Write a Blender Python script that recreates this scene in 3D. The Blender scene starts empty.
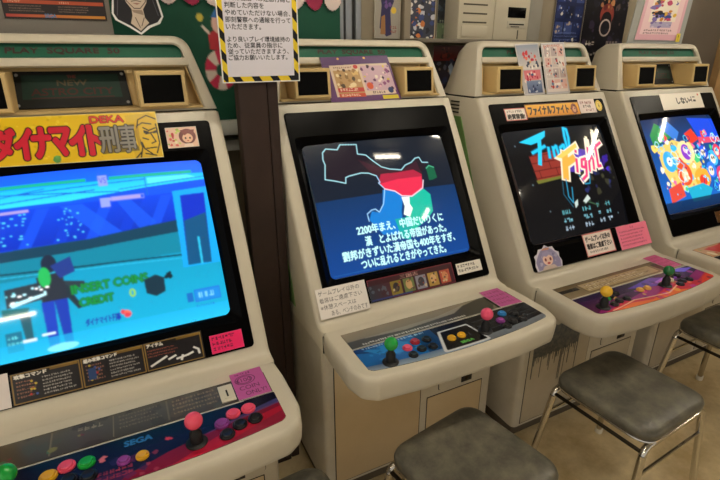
import bpy, bmesh, math, random
import numpy as np
from mathutils import Vector, Matrix

SC = bpy.context.scene
COL = SC.collection
PI = math.pi

# ---------------------------------------------------------------- camera
def make_camera():
    f, pitch, yaw, roll = 476.58, math.radians(21.12), math.radians(26.552), math.radians(-.03)
    fw = Vector((math.sin(yaw)*math.cos(pitch), math.cos(yaw)*math.cos(pitch), -math.sin(pitch)))
    r = Vector((math.cos(yaw), -math.sin(yaw), 0)); u = r.cross(fw)
    r2 = r*math.cos(roll) + u*math.sin(roll); u2 = -r*math.sin(roll) + u*math.cos(roll)
    cd = bpy.data.cameras.new('camera'); cam = bpy.data.objects.new('camera', cd); COL.objects.link(cam)
    m = Matrix((r2, u2, -fw)).transposed().to_4x4(); m.translation = (.075066, -1.422117, 1.400313)
    cam.matrix_world = m
    cd.sensor_width = 36; cd.lens = f/720*36; cd.clip_start = .02
    SC.camera = cam
make_camera()

# ---------------------------------------------------------------- world, exposure
W = bpy.data.worlds.new('room_air'); SC.world = W; W.use_nodes = True
W.node_tree.nodes['Background'].inputs[0].default_value = (1.0, .94, .85, 1)
W.node_tree.nodes['Background'].inputs[1].default_value = .64
SC.view_settings.view_transform = 'Standard'; SC.view_settings.look = 'None'
SC.view_settings.exposure = 0.0; SC.view_settings.gamma = 1.0
try: SC.view_settings.use_curve_mapping = False
except Exception: pass
TUBE_POWER = 67.0       # emission of the ceiling tubes (the room's lamps and the added fill tubes)
SCREEN_POWER = 1.35     # emission of the picture tubes

# ---------------------------------------------------------------- colour and material helpers
def lin1(c): return c/12.92 if c <= .04045 else ((c+.055)/1.055)**2.4
def lin(h):
    if isinstance(h, str):
        h = h.lstrip('#'); return tuple(lin1(int(h[i:i+2], 16)/255) for i in (0, 2, 4))
    return tuple(h)
MATS = {}
def mat(name, col, rough=.5, metal=0., spec=.5, coat=0., noise=0., nscale=12., bump=0., emis=0., trans=0., ior=1.45, alpha=1., dirt=None):
    if name in MATS: return MATS[name]
    m = bpy.data.materials.new(name); m.use_nodes = True; nt = m.node_tree; b = nt.nodes['Principled BSDF']
    c = lin(col); b.inputs['Base Color'].default_value = (*c, 1)
    b.inputs['Roughness'].default_value = rough; b.inputs['Metallic'].default_value = metal
    b.inputs['Specular IOR Level'].default_value = spec; b.inputs['Coat Weight'].default_value = coat
    b.inputs['IOR'].default_value = ior; b.inputs['Transmission Weight'].default_value = trans
    b.inputs['Alpha'].default_value = alpha
    if emis:
        b.inputs['Emission Color'].default_value = (*c, 1); b.inputs['Emission Strength'].default_value = emis
    if noise or bump:
        tc = nt.nodes.new('ShaderNodeTexCoord'); n = nt.nodes.new('ShaderNodeTexNoise')
        n.inputs['Scale'].default_value = nscale; n.inputs['Detail'].default_value = 6; n.inputs['Roughness'].default_value = .65
        nt.links.new(tc.outputs['Object'], n.inputs['Vector'])
        if noise:
            rp = nt.nodes.new('ShaderNodeValToRGB'); d = lin(dirt) if dirt else tuple(x*.45 for x in c)
            rp.color_ramp.elements[0].position = .30; rp.color_ramp.elements[1].position = .62
            rp.color_ramp.elements[0].color = tuple(c[i]*(1-noise)+d[i]*noise for i in range(3)) + (1,)
            rp.color_ramp.elements[1].color = (*c, 1)
            nt.links.new(n.outputs['Fac'], rp.inputs['Fac']); nt.links.new(rp.outputs['Color'], b.inputs['Base Color'])
        if bump:
            bp = nt.nodes.new('ShaderNodeBump'); bp.inputs['Strength'].default_value = bump; bp.inputs['Distance'].default_value = .004
            nt.links.new(n.outputs['Fac'], bp.inputs['Height']); nt.links.new(bp.outputs['Normal'], b.inputs['Normal'])
    MATS[name] = m
    return m
def print_mat(name, rough=.5, spec=.4, coat=0., emis=0.):
    """a printed or glowing surface whose picture is stored as a colour attribute"""
    if name in MATS: return MATS[name]
    m = bpy.data.materials.new(name); m.use_nodes = True; nt = m.node_tree; b = nt.nodes['Principled BSDF']
    a = nt.nodes.new('ShaderNodeAttribute'); a.attribute_name = 'print'
    b.inputs['Roughness'].default_value = rough; b.inputs['Specular IOR Level'].default_value = spec
    b.inputs['Coat Weight'].default_value = coat; b.inputs['Coat Roughness'].default_value = .05
    if emis:
        b.inputs['Base Color'].default_value = (.006, .006, .007, 1)
        nt.links.new(a.outputs['Color'], b.inputs['Emission Color']); b.inputs['Emission Strength'].default_value = emis
    else:
        nt.links.new(a.outputs['Color'], b.inputs['Base Color'])
    MATS[name] = m
    return m

SHELL = mat('aged_white_plastic', '#cfc8b6', .32, noise=.16, nscale=5, dirt='#b5aa92')
SHELLG = mat('grey_white_plastic', '#c0b9a8', .3, noise=.2, nscale=5, dirt='#9a917e')
BASEW = mat('grey_white_metal', '#c9c2b1', .4, noise=.3, nscale=7, dirt='#9b917c')
TAN = mat('beige_door_paint', '#cbb691', .45, noise=.2, nscale=6, dirt='#a48e68')
TANG = mat('grey_beige_door_paint', '#bbb09a', .45, noise=.35, nscale=6, dirt='#94886f')
SPK = mat('yellow_beige_plastic', '#d0b47c', .45, noise=.1, nscale=9)
GRILLE = mat('speaker_mesh', '#040405', .8, spec=.1, bump=.5, nscale=400)
BLACK = mat('black_gloss_plastic', '#030304', .25, spec=.07)
BLACKM = mat('black_matt_plastic', '#0c0c0e', .5)
GAP = mat('dark_gap', '#15120d', .8)
CHROME = mat('chrome', '#c9c5bd', .16, metal=1)
DARKM = mat('dark_steel', '#3a352d', .35, metal=1)
VINYL = mat('black_vinyl', '#4b4a43', .36, noise=.8, nscale=14, dirt='#7c7768', bump=.6)
RUBBER = mat('white_rubber', '#d8d0bc', .6)
GREEN = mat('side_green', '#6f9455', .5, noise=.4, nscale=6, dirt='#4f7f40')
WOOD = mat('dark_brown_wood', '#31201a', .6, noise=.6, nscale=9, dirt='#22150e', bump=.3)
EDGE = mat('paper_edge', '#d6d0c4', .7)
PAPER = print_mat('printed_paper', .55, .3)
GLOSSP = print_mat('laminated_print', .2, .28)
SATIN = print_mat('satin_print', .3, .45)
SCREEN = print_mat('picture_tube', .05, .4, 0., SCREEN_POWER)

# ---------------------------------------------------------------- objects
def finish(name, bm, mats, parent=None, angle=35, smooth=True):
    bmesh.ops.recalc_face_normals(bm, faces=bm.faces)
    me = bpy.data.meshes.new(name); bm.to_mesh(me); bm.free()
    for m in (mats if isinstance(mats, (list, tuple)) else [mats]): me.materials.append(m)
    if smooth:
        for p in me.polygons: p.use_smooth = True
        me.set_sharp_from_angle(angle=math.radians(angle))
    o = bpy.data.objects.new(name, me); COL.objects.link(o)
    if parent: o.parent = parent
    return o
def tag(o, label=None, cat=None, group=None, kind=None):
    for k, v in (('label', label), ('category', cat), ('group', group), ('kind', kind)):
        if v: o[k] = v
    return o
def thing(name, label, cat, loc=(0, 0, 0), rz=0, group=None):
    o = bpy.data.objects.new(name, None); COL.objects.link(o); o.location = loc; o.rotation_euler = (0, 0, rz)
    o.empty_display_size = .05
    return tag(o, label, cat, group)
def struct(name, bm, m, **k): return tag(finish(name, bm, m, **k), kind='structure')

def face(bm, vs, mi=0):
    try: f = bm.faces.new(vs); f.material_index = mi; return f
    except ValueError: return None
def box(bm, x0, x1, y0, y1, z0, z1, bev=0., seg=2, mi=0, M=None):
    b2 = bmesh.new()
    v = [b2.verts.new((x, y, z)) for x in (x0, x1) for y in (y0, y1) for z in (z0, z1)]
    for q in ((0, 1, 3, 2), (4, 6, 7, 5), (0, 4, 5, 1), (2, 3, 7, 6), (0, 2, 6, 4), (1, 5, 7, 3)): b2.faces.new([v[i] for i in q])
    if bev: bmesh.ops.bevel(b2, geom=b2.edges[:], offset=bev, segments=seg, affect='EDGES', profile=.5)
    join(bm, b2, mi, M)
def join(bm, b2, mi=None, M=None):
    mp = {}
    for v in b2.verts: mp[v] = bm.verts.new(M @ v.co if M else v.co)
    for f in b2.faces:
        g = face(bm, [mp[v] for v in f.verts], f.material_index if mi is None else mi)
    b2.free()
def loft(bm, rings, cap0=True, cap1=True, mi=0, closed=True):
    R = [[bm.verts.new(p) for p in r] for r in rings]; n = len(R[0])
    for a, b in zip(R, R[1:]):
        for i in range(n if closed else n-1): face(bm, [a[i], a[(i+1) % n], b[(i+1) % n], b[i]], mi)
    if cap0: face(bm, R[0][::-1], mi)
    if cap1: face(bm, R[-1], mi)
    return R
def ring_frame(t):
    t = t.normalized(); a = Vector((0, 0, 1)) if abs(t.z) < .9 else Vector((1, 0, 0))
    u = t.cross(a).normalized(); return u, t.cross(u).normalized()
def tube(bm, pts, r, n=12, mi=0):
    P = [Vector(p) for p in pts]; rings = []; u = None
    for i, p in enumerate(P):
        t = (P[min(i+1, len(P)-1)] - P[max(i-1, 0)]).normalized()
        if u is None: u, v = ring_frame(t)
        else: u = (u - t*u.dot(t)).normalized(); v = t.cross(u)
        rr = r[i] if isinstance(r, (list, tuple)) else r
        rings.append([p + u*rr*math.cos(2*PI*k/n) + v*rr*math.sin(2*PI*k/n) for k in range(n)])
    loft(bm, rings, mi=mi)
def lathe(bm, prof, n=24, at=(0, 0, 0), mi=0):
    rings = [[(at[0]+r*math.cos(2*PI*k/n), at[1]+r*math.sin(2*PI*k/n), at[2]+z) for k in range(n)] for r, z in prof]
    loft(bm, rings, mi=mi)
def rpoly(pts, rad, seg=5):
    """polygon with rounded corners"""
    out = []; n = len(pts)
    for i, p in enumerate(pts):
        r = rad[i] if isinstance(rad, (list, tuple)) else rad
        p = Vector(p); a = Vector(pts[i-1]) - p; b = Vector(pts[(i+1) % n]) - p
        if r <= 0: out.append(tuple(p)); continue
        ang = a.angle(b); d = min(r/math.tan(ang/2), a.length*.49, b.length*.49)
        p0 = p + a.normalized()*d; p1 = p + b.normalized()*d
        for k in range(seg+1):
            t = k/seg; out.append(tuple(p0*(1-t)**2 + p*2*t*(1-t) + p1*t*t))
    return out
def prism(bm, pts, axis, a0, a1, bev=0., seg=2, mi=0):
    b2 = bmesh.new()
    def P(u, v, w): return {'x': (w, u, v), 'y': (u, w, v), 'z': (u, v, w)}[axis]
    A = [b2.verts.new(P(u, v, a0)) for u, v in pts]; B = [b2.verts.new(P(u, v, a1)) for u, v in pts]; n = len(pts)
    for i in range(n): b2.faces.new([A[i], A[(i+1) % n], B[(i+1) % n], B[i]])
    c0 = b2.faces.new(A[::-1]); c1 = b2.faces.new(B)
    if bev: bmesh.ops.bevel(b2, geom=list(set(c0.edges[:]+c1.edges[:])), offset=bev, segments=seg, affect='EDGES', profile=.5)
    join(bm, b2, mi)

# ---------------------------------------------------------------- flat artwork: drawn shapes and lettering on a fine mesh
_tc = bpy.data.curves.new('lettering', 'FONT'); _tc.fill_mode = 'NONE'; _tc.resolution_u = 4
_to = bpy.data.objects.new('lettering', _tc); COL.objects.link(_to)
_tcache = {}
def text_segs(s):
    if s not in _tcache:
        _tc.body = s; bpy.context.view_layer.update()
        ev = _to.evaluated_get(bpy.context.evaluated_depsgraph_get()); me = ev.to_mesh()
        co = np.empty(len(me.vertices)*3); me.vertices.foreach_get('co', co); co = co.reshape(-1, 3)[:, :2]
        ed = np.empty(len(me.edges)*2, dtype=np.int32); me.edges.foreach_get('vertices', ed); ed = ed.reshape(-1, 2)
        _tcache[s] = np.concatenate([co[ed[:, 0]], co[ed[:, 1]]], axis=1); ev.to_mesh_clear()
    return _tcache[s]
def dilate(m, r):
    o = m.copy()
    for dy in range(-r, r+1):
        for dx in range(-r, r+1):
            if dx*dx+dy*dy <= r*r+.5 and (dx or dy):
                s = np.zeros_like(m); H, Wd = m.shape
                s[max(0, dy):H+min(0, dy), max(0, dx):Wd+min(0, dx)] = m[max(0, -dy):H+min(0, -dy), max(0, -dx):Wd+min(0, -dx)]
                o |= s
    return o
class Pic:
    def __init__(s, W, H, n=160, bg='#ffffff', ss=2):
        s.W, s.H, s.ss = W, H, ss; s.nx = n; s.ny = max(4, round(n*H/W))
        s.w, s.h = s.nx*ss, s.ny*ss; s.k = s.w/W; s.ky = s.h/H
        s.a = np.empty((s.h, s.w, 3)); s.a[:] = lin(bg); s.al = np.ones((s.h, s.w))
        s.rnd = random.Random(int(W*31+H*7+n))
    def seg_mask(s, sg):
        m = np.zeros((s.h, s.w+1), dtype=np.int32)
        x0, y0, x1, y1 = (sg[:, i] for i in range(4))
        sw = y0 > y1; x0, x1 = np.where(sw, x1, x0), np.where(sw, x0, x1); y0, y1 = np.where(sw, y1, y0), np.where(sw, y0, y1)
        r0 = np.clip(np.ceil(y0-.5), 0, s.h).astype(int); r1 = np.clip(np.ceil(y1-.5), 0, s.h).astype(int); c = r1-r0
        k = c > 0
        if not k.any(): return np.zeros((s.h, s.w), bool)
        idx = np.repeat(np.nonzero(k)[0], c[k]); st = np.repeat(np.cumsum(c[k])-c[k], c[k])
        rows = r0[idx] + np.arange(len(idx)) - st
        xs = x0[idx] + (rows+.5-y0[idx])*(x1[idx]-x0[idx])/(y1[idx]-y0[idx])
        np.add.at(m, (rows, np.clip(np.ceil(xs-.5), 0, s.w).astype(int)), 1)
        return (np.cumsum(m, axis=1)[:, :s.w] & 1).astype(bool)
    def fill(s, m, col, al=1.):
        c = np.array(lin(col)); s.a[m] = s.a[m]*(1-al) + c*al
    def pmask(s, pts):
        p = np.array(pts, float)*(s.k, s.ky); return s.seg_mask(np.concatenate([p, np.roll(p, -1, 0)], 1))
    def poly(s, pts, col, al=1.): s.fill(s.pmask(pts), col, al)
    def rect(s, x, y, w, h, col, al=1.): s.poly([(x, y), (x+w, y), (x+w, y+h), (x, y+h)], col, al)
    def frame(s, x, y, w, h, t, col):
        for r in ((x, y, w, t), (x, y+h-t, w, t), (x, y, t, h), (x+w-t, y, t, h)): s.rect(*r, col)
    def ell(s, cx, cy, rx, ry, col, al=1.): s.poly([(cx+rx*math.cos(t*PI/16), cy+ry*math.sin(t*PI/16)) for t in range(32)], col, al)
    def line(s, pts, w, col, al=1., shut=False):
        if shut: pts = list(pts)+[pts[0]]
        m = np.zeros((s.h, s.w), bool)
        for (x0, y0), (x1, y1) in zip(pts, pts[1:]):
            d = math.hypot(x1-x0, y1-y0) or 1e-6; nx, ny = -(y1-y0)/d*w/2, (x1-x0)/d*w/2
            ex, ey = (x1-x0)/d*w*.3, (y1-y0)/d*w*.3
            m |= s.pmask([(x0+nx-ex, y0+ny-ey), (x1+nx+ex, y1+ny+ey), (x1-nx+ex, y1-ny+ey), (x0-nx-ex, y0-ny-ey)])
        s.fill(m, col, al)
    def text(s, t, x, y, w, h, col, bold=0, out=None, ow=2, rot=0, skew=0, al=1.):
        """lettering fitted to the box x, y, w, h (y down); rot in degrees about the box's corner"""
        sg = text_segs(t).copy()
        if len(sg) == 0: return
        X = sg[:, [0, 2]]; Y = sg[:, [1, 3]]; a, b, c, d = X.min(), X.max(), Y.min(), Y.max()
        X = (X-a)/(b-a)*w; Y = (d-Y)/(d-c)*h; X = X + (h-Y)*skew
        cr, sr = math.cos(math.radians(rot)), math.sin(math.radians(rot))
        X, Y = x + X*cr + Y*sr, y - X*sr + Y*cr
        m = s.seg_mask(np.stack([X[:, 0]*s.k, Y[:, 0]*s.ky, X[:, 1]*s.k, Y[:, 1]*s.ky], 1))
        if bold: m = dilate(m, bold)
        if out: s.fill(dilate(m, ow), out)
        s.fill(m, col, al)
    def scrib(s, x, y, w, h, col, rows=1, gap=.45, al=1.):
        """writing too small to read in the photograph: rows of short strokes"""
        rh = h/rows
        for r in range(rows):
            yy = y+r*rh; ch = rh*(1-gap); xx = x; end = x+w*s.rnd.uniform(.8, 1)
            while xx < end-ch*.4:
                for _ in range(3):
                    a = s.rnd.random()
                    if a < .5: s.rect(xx+ch*.05, yy+ch*s.rnd.uniform(0, .8), ch*.75, ch*.17, col, al)
                    else: s.rect(xx+ch*s.rnd.uniform(0, .7), yy, ch*.16, ch, col, al)
                xx += ch*1.0
    def grad(s, x, y, w, h, c0, c1, horiz=False, al=1.):
        x0, x1, y0, y1 = (int(round(v)) for v in (x*s.k, (x+w)*s.k, y*s.ky, (y+h)*s.ky))
        x0, y0 = max(x0, 0), max(y0, 0); sub = s.a[y0:y1, x0:x1]
        t = np.linspace(0, 1, sub.shape[1])[None, :, None] if horiz else np.linspace(0, 1, sub.shape[0])[:, None, None]
        s.a[y0:y1, x0:x1] = sub*(1-al) + (np.array(lin(c0))*(1-t) + np.array(lin(c1))*t)*al
    def blots(s, n, cols, r0, r1, box=None, al=1.):
        x, y, w, h = box or (0, 0, s.W, s.H)
        for _ in range(n):
            cx, cy, r = x+s.rnd.random()*w, y+s.rnd.random()*h, s.rnd.uniform(r0, r1); k = s.rnd.randint(5, 9); p = s.rnd.random()*6
            s.poly([(cx+r*s.rnd.uniform(.5, 1.1)*math.cos(p+t*2*PI/k), cy+r*s.rnd.uniform(.5, 1.1)*math.sin(p+t*2*PI/k)) for t in range(k)], s.rnd.choice(cols), al)
    def soft(s, r, mix=.6):
        b = s.a
        for ax in (0, 1, 0, 1):
            p = np.pad(b, [(r+1, r) if k == ax else (0, 0) for k in range(3)], mode='edge'); c = np.cumsum(p, axis=ax); n = b.shape[ax]; w = 2*r+1
            b = (c.take(range(w, w+n), ax) - c.take(range(0, n), ax))/w
        s.a = s.a*(1-mix)+b*mix
    def cut(s, m): s.al[~m] = 0
    def out(s):
        f = lambda q: q.reshape(s.ny, s.ss, s.nx, s.ss, -1).mean(axis=(1, 3))
        return f(s.a), f(s.al[..., None])[..., 0]
def art(name, pic, mp, m, parent=None, thick=0., back=EDGE, nrm=None):
    """mesh carrying a picture; mp maps (U, V) arrays in 0..1 (V down) to points; thick > 0 gives it a solid body behind"""
    c, al = pic.out(); ny, nx = al.shape
    U, V = np.meshgrid(np.linspace(0, 1, nx), np.linspace(0, 1, ny))
    co = np.asarray(mp(U.ravel(), V.ravel()), float)
    idx = np.arange(nx*ny).reshape(ny, nx)
    q = np.stack([idx[:-1, :-1], idx[1:, :-1], idx[1:, 1:], idx[:-1, 1:]], -1).reshape(-1, 4)
    ok = (np.minimum.reduce([al[:-1, :-1], al[1:, :-1], al[1:, 1:], al[:-1, 1:]]) > .4).ravel()
    q = q[ok]; nf = len(q); col = np.concatenate([c.reshape(-1, 3), np.ones((nx*ny, 1))], 1)
    mi = np.zeros(nf, np.int32)
    if thick:
        P = co.reshape(ny, nx, 3); n = np.cross(P[-1, 0]-P[0, 0], P[0, -1]-P[0, 0]); n = n/np.linalg.norm(n)
        N = nx*ny; co = np.concatenate([co, co - n*thick]); col = np.concatenate([col, col])
        e = np.concatenate([q[:, [0, 1]], q[:, [1, 2]], q[:, [2, 3]], q[:, [3, 0]]])
        key = np.sort(e, 1); key = key[:, 0].astype(np.int64)*N*2 + key[:, 1]
        u, inv, cnt = np.unique(key, return_inverse=True, return_counts=True); be = e[cnt[inv] == 1]
        q = np.concatenate([q, q[:, ::-1]+N, np.stack([be[:, 1], be[:, 0], be[:, 0]+N, be[:, 1]+N], 1)])
        mi = np.concatenate([mi, np.ones(nf+len(be), np.int32)])
    used = np.unique(q); rm = -np.ones(len(co), int); rm[used] = np.arange(len(used)); q = rm[q]; co = co[used]; col = col[used]
    me = bpy.data.meshes.new(name); me.vertices.add(len(co)); me.vertices.foreach_set('co', co.ravel())
    me.loops.add(q.size); me.loops.foreach_set('vertex_index', q.ravel().astype(np.int32))
    me.polygons.add(len(q)); me.polygons.foreach_set('loop_start', np.arange(0, q.size, 4, dtype=np.int32))
    me.update(calc_edges=True); me.validate()
    me.materials.append(m)
    if thick: me.materials.append(back); me.polygons.foreach_set('material_index', mi)
    at = me.attributes.new('print', 'FLOAT_COLOR', 'POINT'); at.data.foreach_set('color', col.ravel().astype(np.float32))
    me.polygons.foreach_set('use_smooth', np.ones(len(q), bool) if not thick else (mi == 0)); me.update()
    o = bpy.data.objects.new(name, me); COL.objects.link(o)
    if parent: o.parent = parent
    return o
def quad(tl, tr, br, bl):
    tl, tr, br, bl = (np.array(p, float) for p in (tl, tr, br, bl))
    def f(U, V):
        U, V = U[:, None], V[:, None]
        return tl*(1-U)*(1-V) + tr*U*(1-V) + br*U*V + bl*(1-U)*V
    return f

# ---------------------------------------------------------------- the room
def room():
    bm = bmesh.new(); box(bm, -3, 7.5, -6, .5, -.06, 0)
    m = bpy.data.materials.new('concrete_floor'); m.use_nodes = True; nt = m.node_tree; b = nt.nodes['Principled BSDF']
    tc = nt.nodes.new('ShaderNodeTexCoord')
    n1 = nt.nodes.new('ShaderNodeTexNoise'); n1.inputs['Scale'].default_value = 3.5; n1.inputs['Detail'].default_value = 8; n1.inputs['Roughness'].default_value = .7
    n2 = nt.nodes.new('ShaderNodeTexNoise'); n2.inputs['Scale'].default_value = 40; n2.inputs['Detail'].default_value = 4
    r1 = nt.nodes.new('ShaderNodeValToRGB'); r1.color_ramp.elements[0].position = .36; r1.color_ramp.elements[0].color = (*lin('#c4ab7c'), 1)
    r1.color_ramp.elements[1].position = .58; r1.color_ramp.elements[1].color = (*lin('#ead6aa'), 1)
    mx = nt.nodes.new('ShaderNodeMixRGB'); mx.blend_type = 'MULTIPLY'; mx.inputs[0].default_value = .2
    for n in (n1, n2): nt.links.new(tc.outputs['Object'], n.inputs['Vector'])
    nt.links.new(n1.outputs['Fac'], r1.inputs['Fac']); nt.links.new(r1.outputs['Color'], mx.inputs[1]); nt.links.new(n2.outputs['Fac'], mx.inputs[2])
    nt.links.new(mx.outputs['Color'], b.inputs['Base Color']); b.inputs['Roughness'].default_value = .55
    struct('floor', bm, m)
    bm = bmesh.new(); box(bm, -3, 7.5, -6, .62, 2.55, 2.62); struct('ceiling', bm, mat('ceiling_board', '#c4bdac', .8, noise=.2, nscale=3))
    bm = bmesh.new(); box(bm, -3, 7.5, .5, .62, -.06, 2.55); struct('wall_back', bm, mat('back_wall_paint', '#8b806c', .7, noise=.25, nscale=2))
    bm = bmesh.new(); box(bm, 7.5, 7.62, -6, .62, -.06, 2.55); struct('wall_right', bm, mat('side_wall_paint', '#6d5f4b', .8, noise=.25, nscale=2))
    # window frame beside the green banner: white sill and silver sliding rails
    bm = bmesh.new(); box(bm, -.6, .925, .40, .5, 1.125, 1.178, .004)
    box(bm, -.6, .925, .44, .5, 1.06, 1.10, .003)
    tag(finish('trim_1', bm, mat('sill_white', '#d9d9d4', .4)), kind='structure')
    bm = bmesh.new()
    for x0, x1, y in ((.915, .94, .45), (.955, .985, .465), (.995, 1.02, .455)): box(bm, x0, x1, y, .5, 1.10, 2.3, .003)
    tag(finish('trim_2', bm, mat('aluminium_rail', '#9a9da0', .3, metal=.7)), kind='structure')
    bm = bmesh.new(); box(bm, 1.23, 1.262, .47, .5, 1.0, 2.5, .003); tag(finish('trim_3', bm, mat('grey_beige_batten', '#8d8270', .6)), kind='structure')
    bm = bmesh.new(); box(bm, 1.235, 1.98, .37, .5, 1.452, 1.468, .003); tag(finish('trim_4', bm, mat('ledge_grey', '#6e675b', .6)), kind='structure')
    bm = bmesh.new(); box(bm, 2.98, 3.42, .40, .5, 0, 2.5, .004); tag(finish('trim_5', bm, mat('pillar_paint', '#574d42', .7, noise=.2, nscale=3)), kind='structure')
    bm = bmesh.new(); box(bm, 3.42, 3.60, .36, .5, 0, 2.5, .004); tag(finish('trim_6', bm, mat('door_jamb_wood', '#9c7a4e', .6, noise=.4, nscale=8)), kind='structure')
    bm = bmesh.new(); box(bm, 3.6, 4.6, .42, .5, 0, 2.3, .004); tag(finish('door_1', bm, mat('dark_red_door', '#4a2a22', .5, noise=.4, nscale=4)), kind='structure')
room()

def lamp_fixture(x, y, L, rz, label):
    t = thing('fluorescent_or_fill_light', label, 'ceiling light', (x, y, 2.55), rz, 'ceiling strip lights')
    bm = bmesh.new()
    prism(bm, [(-.06, 0), (-.045, -.05), (.045, -.05), (.06, 0)], 'x', -L/2-.02, L/2+.02); finish('lamp_housing', bm, mat('lamp_white', '#e4e0d4', .5), t)
    bm = bmesh.new(); tube(bm, [(-L/2, 0, -.075), (L/2, 0, -.075)], .016, 16)
    finish('lamp_tube', bm, mat('lamp_glow', '#fff4e0', .5, emis=TUBE_POWER), t)
    for s in (-1, 1):
        bm = bmesh.new(); box(bm, s*(L/2+.005)-.012, s*(L/2+.005)+.012, -.02, .02, -.10, -.045, .004); finish('tube_holder', bm, mat('lamp_white', '#e4e0d4', .5), t)
for x, y, L, rz in ((1.83, -1.0, .36, 0), (4.5, -1.05, .7, PI/2), (.7, -.74, 1.2, 0), (3.0, -.64, 1.2, 0), (2.95, -2.25, .32, PI/2), (-1.7, -1.6, 1.2, 0), (-1.7, -3.0, 1.2, 0)):  # the longest tubes are added fill lights; the shorter ones follow screen reflections
    lamp_fixture(x, y, L, rz, 'white fluorescent strip light on the ceiling, some of them added for fill')

# ---------------------------------------------------------------- arcade cabinets
def PL(x, s, n=0.):
    """a point on the sloping front: x across, s down the slope, n out of it"""
    return (x, -.191 - .508*s - .861*n, .965 - .861*s + .508*n)
def PLa(X, S, n=0.): return np.stack([X, -.191-.508*S-.861*n, .965-.861*S+.508*n], 1)
def yz(s, n=0.): p = PL(0, s, n); return (p[1], p[2])
TOPZ = .668

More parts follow.
